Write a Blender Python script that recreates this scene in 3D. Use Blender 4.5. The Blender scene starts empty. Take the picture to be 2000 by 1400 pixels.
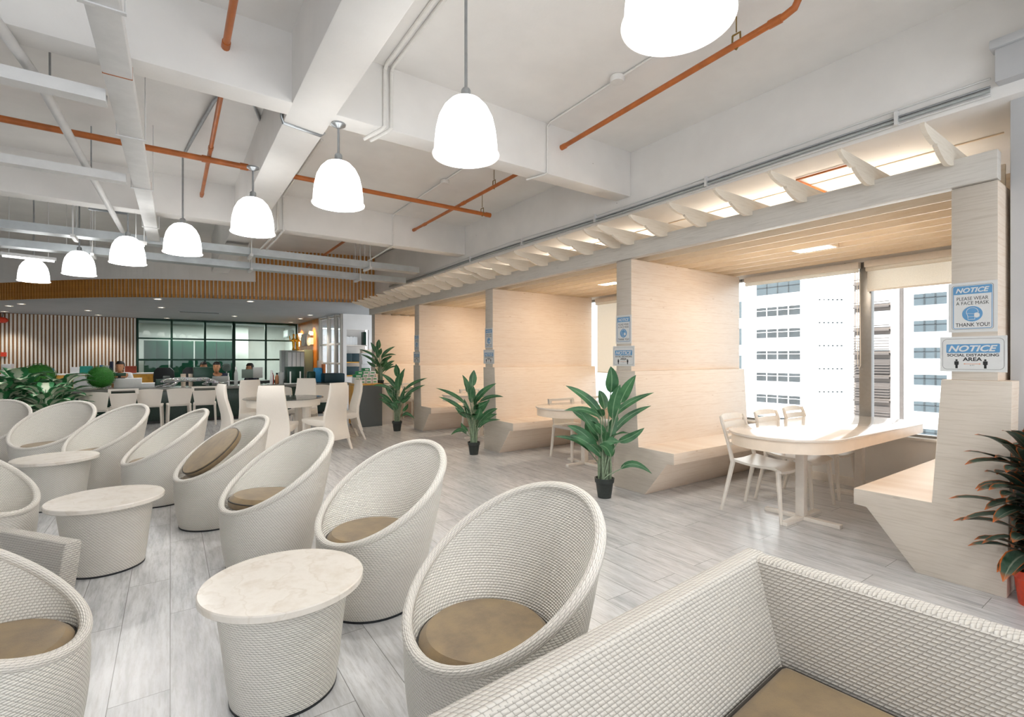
import bpy, bmesh, math, random
from mathutils import Vector, Matrix, noise
random.seed(7)
S = bpy.context.scene
COL = S.collection
PI = math.pi
R = math.radians
# ------------------------------------------------------------------ camera frame (2000 x 1400 picture, f = 957 px)
FPX, EYE, YAW = 957.0, 1.35, R(34.9)
FX, FY = math.sin(YAW), math.cos(YAW)
def ray(px):
    r = (px - 1000) / FPX
    return FX + FY * r, FY - FX * r
def atZ(px, py, z):
    d = (EYE - z) * FPX / (py - 700); v = ray(px)
    return Vector((v[0] * d, v[1] * d, z))
def atX(px, py, X):
    v = ray(px); d = X / v[0]
    return Vector((X, v[1] * d, EYE + (700 - py) / FPX * d))
def atY(px, py, Y):
    v = ray(px); d = Y / v[1]
    return Vector((v[0] * d, Y, EYE + (700 - py) / FPX * d))
# ------------------------------------------------------------------ materials
def lin(c):
    return c / 12.92 if c <= 0.04045 else ((c + 0.055) / 1.055) ** 2.4
def hx(s):
    s = s.lstrip('#')
    return tuple(lin(int(s[i:i + 2], 16) / 255) for i in (0, 2, 4)) + (1,)
class NT:
    def __init__(s, name):
        s.m = bpy.data.materials.new(name); s.m.use_nodes = True
        s.t = s.m.node_tree; s.n = s.t.nodes; s.l = s.t.links
        s.b = s.n['Principled BSDF']; s.o = s.n['Material Output']
    def new(s, typ, **kw):
        nd = s.n.new(typ)
        for k, v in kw.items():
            if hasattr(nd, k): setattr(nd, k, v)
        return nd
    def math(s, op, a, b=None, c=None):
        nd = s.n.new('ShaderNodeMath'); nd.operation = op
        for i, x in enumerate((a, b, c)):
            if x is None: continue
            if isinstance(x, (int, float)): nd.inputs[i].default_value = x
            else: s.l.new(x, nd.inputs[i])
        return nd.outputs[0]
    def mix(s, fac, a, b, mode='MIX'):
        nd = s.n.new('ShaderNodeMix'); nd.data_type = 'RGBA'; nd.blend_type = mode
        for sock, x in ((nd.inputs[0], fac), (nd.inputs[6], a), (nd.inputs[7], b)):
            if isinstance(x, (int, float)): sock.default_value = x
            elif isinstance(x, tuple): sock.default_value = x
            else: s.l.new(x, sock)
        return nd.outputs[2]
    def coord(s, kind='Object', scale=(1, 1, 1), rot=(0, 0, 0)):
        tc = s.n.new('ShaderNodeTexCoord'); mp = s.n.new('ShaderNodeMapping')
        mp.inputs['Scale'].default_value = scale; mp.inputs['Rotation'].default_value = rot
        s.l.new(tc.outputs[kind], mp.inputs[0]); return mp.outputs[0]
    def noise(s, vec, scale, detail=4, rough=0.55):
        nd = s.n.new('ShaderNodeTexNoise'); nd.inputs['Scale'].default_value = scale
        nd.inputs['Detail'].default_value = detail; nd.inputs['Roughness'].default_value = rough
        s.l.new(vec, nd.inputs['Vector']); return nd.outputs['Fac']
    def ramp(s, fac, stops):
        nd = s.n.new('ShaderNodeValToRGB'); el = nd.color_ramp.elements
        while len(el) < len(stops): el.new(0.5)
        for e, (p, c) in zip(el, stops): e.position = p; e.color = c
        s.l.new(fac, nd.inputs[0]); return nd.outputs[0]
    def bump(s, h, strength=0.3, dist=0.01):
        nd = s.n.new('ShaderNodeBump'); nd.inputs['Strength'].default_value = strength
        nd.inputs['Distance'].default_value = dist
        s.l.new(h, nd.inputs['Height']); s.l.new(nd.outputs[0], s.b.inputs['Normal'])
    def col(s, c):
        if isinstance(c, tuple): s.b.inputs['Base Color'].default_value = c
        else: s.l.new(c, s.b.inputs['Base Color'])
def W(v): return (v, v, v, 1)
def plain(name, c, rough=0.5, metal=0.0, var=0.06, scale=30, bump=0.05, coat=0):
    t = NT(name); c = hx(c) if isinstance(c, str) else c
    v = t.coord(); f = t.noise(v, scale)
    lo = tuple(x * (1 - var) for x in c[:3]) + (1,); hi = tuple(min(1, x * (1 + var)) for x in c[:3]) + (1,)
    t.col(t.ramp(f, [(0.3, lo), (0.7, hi)]))
    t.b.inputs['Roughness'].default_value = rough; t.b.inputs['Metallic'].default_value = metal
    if coat: t.b.inputs['Coat Weight'].default_value = coat; t.b.inputs['Coat Roughness'].default_value = 0.08
    if bump: t.bump(f, bump, 0.004)
    return t.m
def emit(name, c, strength, base='#ffffff'):
    t = NT(name); c = hx(c)
    v = t.coord(); f = t.noise(v, 8)
    t.col(hx(base)); t.b.inputs['Emission Color'].default_value = c
    t.l.new(t.math('MULTIPLY_ADD', f, 0.05 * strength, 0.97 * strength), t.b.inputs['Emission Strength'])
    return t.m
def wicker(name, c_hi, c_lo, cw=0.019, ch=0.0098, bumpk=0.8):
    t = NT(name)
    tc = t.new('ShaderNodeTexCoord'); sp = t.new('ShaderNodeSeparateXYZ'); t.l.new(tc.outputs['UV'], sp.inputs[0])
    u = t.math('DIVIDE', sp.outputs[0], cw); v = t.math('DIVIDE', sp.outputs[1], ch)
    row = t.math('FLOOR', v); odd = t.math('FLOORED_MODULO', row, 2)
    uo = t.math('ADD', t.math('MULTIPLY_ADD', odd, 0.5, u), t.math('MULTIPLY', t.math('FRACT', v), 0.35)); fu = t.math('FRACT', uo); fv = t.math('FRACT', v)
    a = t.math('POWER', t.math('SINE', t.math('MULTIPLY', fu, PI)), 0.6)
    b = t.math('POWER', t.math('SINE', t.math('MULTIPLY', fv, PI)), 0.8)
    h = t.math('MULTIPLY', a, b)
    ob = t.coord(); nz = t.noise(ob, 6)
    c = t.ramp(h, [(0.0, hx(c_lo)), (0.12, tuple((x * 0.5 + y * 0.5) for x, y in zip(hx(c_lo), hx(c_hi)))), (0.32, hx(c_hi)), (1, hx(c_hi))])
    t.col(t.mix(t.math('MULTIPLY', nz, 0.18), c, hx('#b9b4aa')))
    t.b.inputs['Roughness'].default_value = 0.45
    t.bump(h, bumpk, 0.005)
    return t.m
def pine(name, c1, c2, dark, ax='x', plank=0.118, rough=0.42, seam=0.5):
    """whitewashed boards: ax = direction the boards run in (object axes), rows stacked along z"""
    t = NT(name)
    tc = t.new('ShaderNodeTexCoord'); sp = t.new('ShaderNodeSeparateXYZ'); t.l.new(tc.outputs['Object'], sp.inputs[0])
    a = {'x': sp.outputs[0], 'y': sp.outputs[1], 's': t.math('ADD', sp.outputs[0], sp.outputs[1])}[ax]
    cb = t.new('ShaderNodeCombineXYZ'); t.l.new(t.math('ADD', a, 12.0), cb.inputs[0]); t.l.new(sp.outputs[2], cb.inputs[1])
    br = t.new('ShaderNodeTexBrick'); br.offset = 0.37
    for k, v in (('Scale', 1), ('Mortar Size', 0.0014), ('Mortar Smooth', 0.6), ('Brick Width', 60.0), ('Row Height', plank)):
        br.inputs[k].default_value = v
    br.inputs['Color1'].default_value = W(0.0); br.inputs['Color2'].default_value = W(1); br.inputs['Mortar'].default_value = W(0.5)
    t.l.new(cb.outputs[0], br.inputs['Vector'])
    sg = t.new('ShaderNodeMapping'); sg.inputs['Scale'].default_value = (1.6, 26, 1); t.l.new(cb.outputs[0], sg.inputs[0])
    ad = t.new('ShaderNodeVectorMath'); ad.operation = 'ADD'; t.l.new(sg.outputs[0], ad.inputs[0])
    ms = t.new('ShaderNodeVectorMath'); ms.operation = 'SCALE'; ms.inputs['Scale'].default_value = 9.0
    t.l.new(br.outputs['Color'], ms.inputs[0]); t.l.new(ms.outputs[0], ad.inputs[1])
    g = t.noise(ad.outputs[0], 2.2, 6, 0.6)
    kn = t.new('ShaderNodeMapping'); kn.inputs['Scale'].default_value = (3.2, 9, 1); t.l.new(cb.outputs[0], kn.inputs[0])
    vo = t.new('ShaderNodeTexVoronoi'); vo.inputs['Scale'].default_value = 1.0; t.l.new(kn.outputs[0], vo.inputs['Vector'])
    knot = t.math('LESS_THAN', vo.outputs['Distance'], 0.07)
    c = t.ramp(g, [(0.28, hx(c2)), (0.5, hx(c1)), (0.75, hx(c2))])
    c = t.mix(t.math('MULTIPLY', br.outputs['Color'], 0.16), c, hx(c2))
    c = t.mix(t.math('MULTIPLY', knot, 0.35), c, hx(dark))
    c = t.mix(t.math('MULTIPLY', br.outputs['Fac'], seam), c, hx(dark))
    t.col(c); t.b.inputs['Roughness'].default_value = rough
    t.bump(t.math('SUBTRACT', g, t.math('MULTIPLY', br.outputs['Fac'], 1.0)), 0.12, 0.004)
    return t.m
M = {}
def build_materials():
    # floor: grey-white washed timber planks running along y
    t = NT('plank_floor'); tc = t.new('ShaderNodeTexCoord'); sp = t.new('ShaderNodeSeparateXYZ'); t.l.new(tc.outputs['Object'], sp.inputs[0])
    cb = t.new('ShaderNodeCombineXYZ'); t.l.new(sp.outputs[1], cb.inputs[0]); t.l.new(sp.outputs[0], cb.inputs[1])
    br = t.new('ShaderNodeTexBrick'); br.offset = 0.41
    for k, v in (('Scale', 1), ('Mortar Size', 0.0017), ('Mortar Smooth', 0.3), ('Brick Width', 1.22), ('Row Height', 0.2)): br.inputs[k].default_value = v
    br.inputs['Color1'].default_value = W(0); br.inputs['Color2'].default_value = W(1); br.inputs['Mortar'].default_value = W(0.5)
    t.l.new(cb.outputs[0], br.inputs['Vector'])
    sg = t.new('ShaderNodeMapping'); sg.inputs['Scale'].default_value = (1.1, 9, 1); t.l.new(cb.outputs[0], sg.inputs[0])
    ms = t.new('ShaderNodeVectorMath'); ms.operation = 'SCALE'; ms.inputs['Scale'].default_value = 13.0; t.l.new(br.outputs['Color'], ms.inputs[0])
    ad = t.new('ShaderNodeVectorMath'); ad.operation = 'ADD'; t.l.new(sg.outputs[0], ad.inputs[0]); t.l.new(ms.outputs[0], ad.inputs[1])
    g = t.noise(ad.outputs[0], 1.7, 8, 0.68); g2 = t.noise(ad.outputs[0], 7.0, 6, 0.7)
    c = t.ramp(g, [(0.28, hx('#9fa0a2')), (0.44, hx('#c4c5c7')), (0.6, hx('#d4d5d6')), (0.78, hx('#bbbab9'))])
    c = t.mix(t.ramp(g2, [(0.35, W(0.45)), (0.55, W(0))]), c, hx('#979491'))
    c = t.mix(t.math('MULTIPLY', br.outputs['Color'], 0.22), c, hx('#dadada'))
    c = t.mix(t.math('MULTIPLY', br.outputs['Fac'], 0.75), c, hx('#5c5853'))
    t.col(c); t.b.inputs['Roughness'].default_value = 0.27; t.b.inputs['Specular IOR Level'].default_value = 0.5
    t.bump(t.math('SUBTRACT', g2, t.math('MULTIPLY', br.outputs['Fac'], 2.0)), 0.10, 0.003)
    M['floor'] = t.m
    # painted plaster / concrete
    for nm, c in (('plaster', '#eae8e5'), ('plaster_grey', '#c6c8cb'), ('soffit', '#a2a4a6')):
        t = NT(nm); v = t.coord(); f = t.noise(v, 2.2, 5); f2 = t.noise(v, 55, 3)
        vo = t.new('ShaderNodeTexVoronoi'); vo.inputs['Scale'].default_value = 3.2; t.l.new(v, vo.inputs['Vector'])
        spot = t.math('LESS_THAN', vo.outputs['Distance'], 0.022)
        cc = hx(c); c2 = tuple(x * 0.93 for x in cc[:3]) + (1,)
        k = t.ramp(f, [(0.35, c2), (0.65, cc)])
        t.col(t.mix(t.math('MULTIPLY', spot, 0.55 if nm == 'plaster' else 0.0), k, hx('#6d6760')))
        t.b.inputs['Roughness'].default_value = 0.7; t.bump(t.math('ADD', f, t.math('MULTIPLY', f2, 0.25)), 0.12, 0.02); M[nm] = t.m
    M['wicker'] = wicker('white_wicker', '#e9e5dd', '#8b857b', 0.017, 0.0092, 0.7)
    M['wicker_far'] = wicker('white_wicker_fine', '#e6e1d9', '#9a948a', 0.016, 0.008, 0.5)
    M['wicker_sofa'] = wicker('white_wicker_coarse', '#cac5bd', '#857f76', 0.0185, 0.0108, 0.7)
    M['wicker_rim'] = wicker('wicker_wrap', '#e6e1d9', '#8b857b', 0.026, 0.0075, 0.6)
    M['pine_x'] = pine('whitewashed_pine_panel', '#ecdccb', '#dfc9b3', '#bd9a78', 'x')
    M['pine_shaded'] = pine('whitewashed_pine_shaded', '#cdc4b8', '#bdb2a4', '#968c80', 'y', 0.15, 0.5, 0.3)  # same pine made greyer: shade on the front faces is put into the colour
    M['pine_seat'] = pine('whitewashed_pine_seat', '#ecdac8', '#dfc7b0', '#c19d7a', 'x', 0.12, 0.3)
    M['pine_slat'] = pine('pine_slat', '#ecdcc6', '#dfcaab', '#b9925f', 'y', 0.5, 0.45)
    M['pine_fin'] = pine('pine_rafter', '#e2d9ca', '#d4c8b6', '#b39d80', 'x', 0.6, 0.5)
    M['beam_wash'] = pine('washed_beam', '#cfcac2', '#bbb5ac', '#9b948b', 'y', 0.4, 0.45)
    t = NT('cream_marble'); v = t.coord(); f = t.noise(v, 5, 8, 0.65)
    wv = t.new('ShaderNodeTexWave'); wv.inputs['Scale'].default_value = 2.2; wv.inputs['Distortion'].default_value = 14; wv.inputs['Detail'].default_value = 5; wv.inputs['Detail Scale'].default_value = 2.2
    t.l.new(v, wv.inputs['Vector'])
    c = t.ramp(f, [(0.3, hx('#d6cec3')), (0.5, hx('#e2dcd3')), (0.72, hx('#cfc4b5'))])
    t.col(t.mix(t.ramp(wv.outputs['Fac'], [(0.0, W(0.16)), (0.06, W(0))]), c, hx('#b39f84'))); t.b.inputs['Roughness'].default_value = 0.22; M['marble'] = t.m
    t = NT('brown_cushion'); v = t.coord(); f = t.noise(v, 9, 5, 0.6); f2 = t.noise(v, 260, 2)
    t.col(t.mix(t.math('MULTIPLY', f2, 0.35), t.ramp(f, [(0.3, hx('#6c5940')), (0.55, hx('#85704f')), (0.75, hx('#937a52'))]), hx('#5d5145')))
    t.b.inputs['Roughness'].default_value = 0.62; t.b.inputs['Sheen Weight'].default_value = 0.15; t.bump(f2, 0.25, 0.002); M['cushion'] = t.m
    M['piping'] = plain('dark_piping', '#2f2b26', 0.6)
    M['rubber'] = plain('black_rubber_strip', '#23272a', 0.6)
    M['steel'] = plain('galvanised_steel', '#a3a7aa', 0.35, 0.85, 0.12, 14, 0.05)
    M['steel_paint'] = plain('white_painted_steel', '#dcdcdb', 0.5, 0.0, 0.05, 10, 0.05)
    M['conduit_white'] = plain('painted_conduit', '#e2e0dc', 0.6, 0, 0.03)
    M['tray_zinc'] = plain('zinc_tray', '#c3c8ca', 0.38, 0.55, 0.10, 6, 0.05)
    M['pipe'] = plain('orange_sprinkler_paint', '#b0622a', 0.4, 0.0, 0.18, 9, 0.05)
    M['brass'] = plain('brass', '#8d7442', 0.35, 0.8)
    M['white_plastic'] = plain('white_plastic', '#ded7cd', 0.35, 0, 0.03)
    M['leather'] = plain('cream_leatherette', '#e9e2d8', 0.45, 0, 0.04, 160, 0.12)
    M['table_white'] = plain('glossy_white_timber', '#dccfc1', 0.12, 0, 0.04, 4, 0.02, 0.5)
    M['table_edge'] = plain('cream_timber_edge', '#ead9c6', 0.35, 0, 0.05, 8)
    M['metal_white'] = plain('white_powder_coat', '#e4ddd4', 0.35, 0, 0.03)
    M['pot_black'] = plain('black_plastic_pot', '#2c3230', 0.5, 0, 0.15, 60, 0.1)
    M['pot_red'] = plain('red_plastic_pot', '#c3391b', 0.35, 0, 0.1)
    M['soil'] = plain('dark_soil', '#2a221b', 0.9, 0, 0.4, 80, 0.6)
    M['stem'] = plain('pale_green_stem', '#7f9177', 0.5, 0, 0.2, 40)
    M['frame_green'] = plain('dark_green_frame', '#0f3a2c', 0.35, 0.2, 0.1)
    M['stone_dark'] = plain('dark_green_stone', '#22382f', 0.25, 0, 0.45, 120, 0.02)
    M['stone_grey'] = plain('grey_granite', '#74756f', 0.15, 0, 0.4, 160, 0.02)
    M['cab_green'] = plain('green_steel_cabinet', '#05412d', 0.35, 0.1, 0.12, 20)
    M['cab_grey'] = plain('grey_green_board', '#66756e', 0.6, 0, 0.08, 60)
    M['fleck'] = plain('grey_flecked_board', '#5d6262', 0.6, 0, 0.3, 220)
    M['oak'] = plain('yellow_oak', '#d09a3c', 0.4, 0, 0.15, 12)
    M['orange_wood'] = plain('orange_teak', '#c9791d', 0.35, 0, 0.22, 6)
    M['paper'] = plain('paper_white', '#e9ebec', 0.7, 0, 0.04, 60)
    M['black'] = plain('black_plastic', '#1a1f20', 0.4, 0, 0.15)
    M['dark_grey'] = plain('dark_grey_plastic', '#4a5350', 0.45, 0, 0.1)
    M['light_grey'] = plain('light_grey_plastic', '#aeb3b2', 0.45, 0, 0.06)
    M['teal'] = plain('teal_plastic', '#148a7c', 0.4, 0, 0.1)
    M['blue'] = plain('blue_board', '#2f62a8', 0.5, 0, 0.08)
    M['sky_blue'] = plain('sky_blue_plastic', '#3aa0d8', 0.45, 0, 0.08)
    M['red'] = plain('red_plastic', '#cf3b1c', 0.4, 0, 0.1)
    M['redbrown'] = plain('red_brown_leather', '#9b3d22', 0.45, 0, 0.12)
    M['green_card'] = plain('green_card', '#2f9a63', 0.5, 0, 0.08)
    M['navy_box'] = plain('dark_teal_box', '#12343c', 0.5, 0, 0.15)
    M['gold'] = plain('gold_leaf', '#d9a53a', 0.25, 0.9, 0.1)
    M['skin'] = plain('skin', '#c08a62', 0.5, 0, 0.06, 20)
    M['hair'] = plain('black_hair', '#15130f', 0.55, 0, 0.3, 120, 0.3)
    M['shirt_white'] = plain('white_shirt', '#e6e8ea', 0.7, 0, 0.05, 30, 0.2)
    M['shirt_navy'] = plain('navy_shirt', '#17223a', 0.7, 0, 0.15, 30, 0.2)
    M['shirt_green'] = plain('dark_green_shirt', '#2d5a3c', 0.7, 0, 0.15, 30, 0.2)
    M['trouser'] = plain('dark_trousers', '#20242b', 0.8, 0, 0.1)
    M['eye'] = plain('dark_eye', '#0e0b09', 0.2)
    M['sign_white'] = plain('sign_board_white', '#d3d4d3', 0.35, 0, 0.02)
    M['sign_blue'] = plain('sign_blue', '#5b91bd', 0.4, 0, 0.03)
    M['sign_black'] = plain('sign_ink', '#1c1d1f', 0.5)
    M['sign_orange'] = plain('sign_orange', '#d97a3a', 0.5)
    M['slat_brown'] = pine('brown_timber_backing', '#94683a', '#72502c', '#3f2b17', 's', 3.0, 0.5, 0)
    M['slat_gold'] = pine('golden_timber_slats', '#bd8236', '#9d6422', '#6b451a', 's', 3.0, 0.5, 0)
    M['slat_white'] = plain('cream_slat', '#e4dfd6', 0.5, 0, 0.04)
    t = NT('lit_shade'); tc = t.new('ShaderNodeTexCoord'); sp = t.new('ShaderNodeSeparateXYZ'); t.l.new(tc.outputs['Object'], sp.inputs[0])
    mr = t.new('ShaderNodeMapRange'); t.l.new(sp.outputs[2], mr.inputs[0]); mr.inputs[1].default_value = 0.0; mr.inputs[2].default_value = 0.17; mr.inputs[3].default_value = 0.42; mr.inputs[4].default_value = 3.4; mr.interpolation_type = 'SMOOTHERSTEP'
    an = t.math('ARCTAN2', sp.outputs[1], sp.outputs[0]); rb = t.math('MULTIPLY_ADD', t.math('SINE', t.math('MULTIPLY', an, 60)), 0.06, 1.0)
    t.l.new(t.math('MULTIPLY', mr.outputs[0], rb), t.b.inputs['Emission Strength']); t.b.inputs['Emission Color'].default_value = hx('#fffffd'); t.col(hx('#f4f4f2')); t.b.inputs['Roughness'].default_value = 0.3; M['shade_lit'] = t.m
    M['shade_rim'] = emit('lit_shade_rim', '#fffdf8', 0.5)
    M['bulb'] = emit('lamp_bulb', '#fff6e6', 6)
    M['tube_lit'] = emit('lit_tube', '#ffffff', 3.0)
    M['down_lit'] = emit('lit_downlight', '#fff4e2', 9)
    M['warm_lit'] = emit('warm_panel', '#ffe3b8', 3.0)
    M['mall'] = plain('anodised_mullion', '#8d8a86', 0.35, 0.5, 0.05)
    M['tower_white'] = plain('white_tower_wall', '#f0f1f1', 0.8, 0, 0.02, 1, 0)
    M['tower_beige'] = plain('beige_stair_wall', '#746a63', 0.8, 0, 0.06, 1, 0)
    M['tower_win'] = plain('tower_window_glass', '#34393c', 0.15, 0, 0.3, 0.6, 0)
    M['tower_win2'] = plain('tower_window_pane', '#454e53', 0.2, 0, 0.1, 0.6, 0)
    M['tower_rail'] = plain('tower_railing', '#4d4643', 0.6, 0, 0.1, 1, 0)
    M['topiary'] = plain('boxwood_green', '#2f7a25', 0.6, 0, 0.5, 90, 0.2)
    # glass
    def glass(nm, tint, refl):
        t = NT(nm); tr = t.new('ShaderNodeBsdfTransparent'); tr.inputs[0].default_value = hx(tint)
        gl = t.new('ShaderNodeBsdfGlossy'); gl.inputs['Roughness'].default_value = 0.02
        lw = t.new('ShaderNodeLayerWeight'); lw.inputs[0].default_value = 0.25
        nz = t.noise(t.coord(), 1.5); fac = t.math('ADD', t.math('MULTIPLY', lw.outputs['Fresnel'], 0.7), t.math('MULTIPLY_ADD', nz, 0.01, refl))
        mx = t.new('ShaderNodeMixShader'); t.l.new(fac, mx.inputs[0]); t.l.new(tr.outputs[0], mx.inputs[1]); t.l.new(gl.outputs[0], mx.inputs[2])
        t.l.new(mx.outputs[0], t.o.inputs['Surface']); return t.m
    M['glass'] = glass('window_glass', '#fbfdfd', 0.02); M['glass_green'] = glass('green_tinted_glass', '#eef5f1', 0.012)
    t = NT('roller_blind'); v = t.coord(); f = t.noise(v, 120, 2)
    df = t.new('ShaderNodeBsdfDiffuse'); df.inputs[0].default_value = hx('#ebe6dd'); tl = t.new('ShaderNodeBsdfTranslucent'); tl.inputs[0].default_value = hx('#ece5d9')
    tp = t.new('ShaderNodeBsdfTransparent'); m1 = t.new('ShaderNodeMixShader'); m1.inputs[0].default_value = 0.5
    t.l.new(df.outputs[0], m1.inputs[1]); t.l.new(tl.outputs[0], m1.inputs[2]); m2 = t.new('ShaderNodeMixShader'); t.l.new(t.math('MULTIPLY', f, 0.2), m2.inputs[0])
    t.l.new(m1.outputs[0], m2.inputs[1]); t.l.new(tp.outputs[0], m2.inputs[2]); t.l.new(m2.outputs[0], t.o.inputs['Surface']); M['blind'] = t.m
    # leaves: uv.x across (0.5 = midrib), uv.y along
    def leafm(nm, c1, c2, rib, edge=None, blotch=None):
        t = NT(nm); tc = t.new('ShaderNodeTexCoord'); sp = t.new('ShaderNodeSeparateXYZ'); t.l.new(tc.outputs['UV'], sp.inputs[0])
        ob = t.coord(); f = t.noise(ob, 9, 4); c = t.ramp(f, [(0.3, hx(c1)), (0.7, hx(c2))])
        ax = t.math('ABSOLUTE', t.math('SUBTRACT', sp.outputs[0], 0.5))
        if blotch:
            k = t.math('ADD', t.math('MULTIPLY', ax, 2.2), t.math('MULTIPLY', t.noise(ob, 22, 4), 0.9))
            c = t.mix(t.ramp(k, [(0.85, W(0.9)), (1.3, W(0))]), c, hx(blotch))
        if edge:
            e = t.math('MAXIMUM', t.math('MULTIPLY', ax, 2.0), sp.outputs[1])
            c = t.mix(t.ramp(e, [(0.84, W(0)), (0.99, W(1))]), c, hx(edge))
        c = t.mix(t.ramp(ax, [(0.02, W(0.7)), (0.06, W(0))]), c, hx(rib))
        t.col(c); t.b.inputs['Roughness'].default_value = 0.38
        t.b.inputs['Transmission Weight'].default_value = 0.0
        vn = t.math('SINE', t.math('MULTIPLY', t.math('ADD', sp.outputs[1], ax), 90)); t.bump(vn, 0.12, 0.003)
        return t.m
    M['leaf'] = leafm('broad_green_leaf', '#1f5230', '#477a4d', '#7fa37c')
    M['leaf_croton'] = leafm('croton_leaf', '#1c3726', '#52665a', '#8b9080', edge='#c8611c')
    M['leaf_dieff'] = leafm('variegated_leaf', '#2a6a42', '#3f8a54', '#d4dcc2', blotch='#d8ddc8')
    t = NT('mirror_mosaic'); v = t.coord(); vo = t.new('ShaderNodeTexVoronoi'); vo.inputs['Scale'].default_value = 60; t.l.new(v, vo.inputs['Vector'])
    t.col(t.mix(0.25, hx('#d9dcde'), vo.outputs['Color'], 'MULTIPLY')); t.b.inputs['Metallic'].default_value = 0.85; t.b.inputs['Roughness'].default_value = 0.22
    t.bump(vo.outputs['Distance'], 1.0, 0.02); M['mosaic'] = t.m
build_materials()
# ------------------------------------------------------------------ mesh builder
class G:
    def __init__(s): s.v = []; s.f = []; s.uv = {}; s.mi = []
    def add(s, vs, fs, uvs=None, m=0, mat=None):
        o = len(s.v)
        for p in vs:
            p = Vector(p); s.v.append(mat @ p if mat else p)
        for i, f in enumerate(fs):
            if uvs: s.uv[len(s.f)] = uvs[i]
            s.f.append([o + k for k in f]); s.mi.append(m)
        return s
    def box(s, x0, x1, y0, y1, z0, z1, m=0, mat=None):
        vs = [(x, y, z) for z in (z0, z1) for y in (y0, y1) for x in (x0, x1)]
        return s.add(vs, [(0, 2, 3, 1), (4, 5, 7, 6), (0, 1, 5, 4), (2, 6, 7, 3), (0, 4, 6, 2), (1, 3, 7, 5)], m=m, mat=mat)
    def loft(s, rings, closed=True, cap0=False, cap1=False, uvf=None, m=0, mat=None):
        n = len(rings[0]); vs = [p for r in rings for p in r]; fs = []; us = []
        for j in range(len(rings) - 1):
            for i in range(n if closed else n - 1):
                k = (i + 1) % n
                fs.append((j * n + i, j * n + k, (j + 1) * n + k, (j + 1) * n + i))
                if uvf: us.append([uvf(i, j), uvf(i + 1, j), uvf(i + 1, j + 1), uvf(i, j + 1)])
        s.add(vs, fs, us if uvf else None, m, mat)
        o = len(s.v) - len(vs)
        if cap0: s.f.append([o + i for i in reversed(range(n))]); s.mi.append(m)
        if cap1: s.f.append([o + (len(rings) - 1) * n + i for i in range(n)]); s.mi.append(m)
        return s
    def lathe(s, prof, seg=32, c=(0, 0, 0), cap0=False, cap1=False, m=0, uvr=None, mat=None):
        rings = [[(c[0] + r * math.cos(2 * PI * i / seg), c[1] + r * math.sin(2 * PI * i / seg), c[2] + z) for i in range(seg)] for r, z in prof]
        uvf = None
        if uvr:
            L = [0]
            for a, b in zip(prof, prof[1:]): L.append(L[-1] + math.hypot(b[0] - a[0], b[1] - a[1]))
            uvf = lambda i, j: (2 * PI * uvr * i / seg, L[j])
        return s.loft(rings, True, cap0, cap1, uvf, m, mat)
    def tube(s, pts, r, seg=8, caps=True, m=0, uvk=None, closed=False, mat=None):
        P = [Vector(p) for p in pts]; n = len(P); rr = r if isinstance(r, (list, tuple)) else [r] * n
        rings = []; up = None; L = [0]
        for i in range(n):
            a = P[(i - 1) % n] if (closed or i) else P[0]; b = P[(i + 1) % n] if (closed or i < n - 1) else P[-1]
            t = (b - a).normalized()
            if up is None: up = t.orthogonal().normalized()
            up = (up - t * up.dot(t)).normalized(); w = t.cross(up)
            rings.append([P[i] + (up * math.cos(2 * PI * k / seg) + w * math.sin(2 * PI * k / seg)) * rr[i] for k in range(seg)])
            if i: L.append(L[-1] + (P[i] - P[i - 1]).length)
        if closed: rings.append(rings[0]); L.append(L[-1] + (P[0] - P[-1]).length)
        uvf = (lambda i, j: (L[j], i * 2 * PI * uvk / seg)) if uvk else None
        return s.loft(rings, True, caps and not closed, caps and not closed, uvf, m, mat)
    def prism(s, poly, t0, t1, fn, m=0):
        n = len(poly); vs = [fn(a, b, t0) for a, b in poly] + [fn(a, b, t1) for a, b in poly]
        fs = [tuple(reversed(range(n))), tuple(range(n, 2 * n))] + [(i, (i + 1) % n, n + (i + 1) % n, n + i) for i in range(n)]
        return s.add(vs, fs, m=m)
    def ball(s, c, r, m=0, u=14, v=9, mat=None):
        rx, ry, rz = r if isinstance(r, (tuple, list)) else (r, r, r)
        rings = [[(c[0] + rx * math.sin(PI * j / v) * math.cos(2 * PI * i / u), c[1] + ry * math.sin(PI * j / v) * math.sin(2 * PI * i / u), c[2] - rz * math.cos(PI * j / v)) for i in range(u)] for j in range(1, v)]
        return s.loft(rings, True, True, True, None, m, mat)
    def leaf(s, base, mid, tip, w, nrm, n=7, fold=0.25, wave=0.0, m=0, stem=0.0):
        base, mid, tip = Vector(base), Vector(mid), Vector(tip); nrm = Vector(nrm)
        vs = []; uv = []
        for i in range(n + 1):
            t = i / n; p = base * (1 - t) ** 2 + mid * 2 * t * (1 - t) + tip * t * t
            d = ((mid - base) * (1 - t) + (tip - mid) * t)
            d = d.normalized() if d.length > 1e-6 else Vector((0, 0, 1))
            side = d.cross(nrm)
            side = side.normalized() if side.length > 1e-4 else d.orthogonal().normalized()
            up = side.cross(d)
            hw = w * 0.5 * (math.sin(PI * min(1, t ** 0.8)) ** 0.75 if 0 < t < 1 else 0.02)
            wv = math.sin(t * 13) * wave * hw
            vs += [p - side * hw + up * (hw * fold + wv), p - side * hw * 0.5 + up * hw * fold * 0.35, p, p + side * hw * 0.5 + up * hw * fold * 0.35, p + side * hw + up * (hw * fold - wv)]
            uv.append(t)
        fs = []; us = []
        for i in range(n):
            for k in range(4):
                a = i * 5 + k
                fs.append((a, a + 1, a + 6, a + 5)); us.append([(k / 4, uv[i]), ((k + 1) / 4, uv[i]), ((k + 1) / 4, uv[i + 1]), (k / 4, uv[i + 1])])
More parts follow.
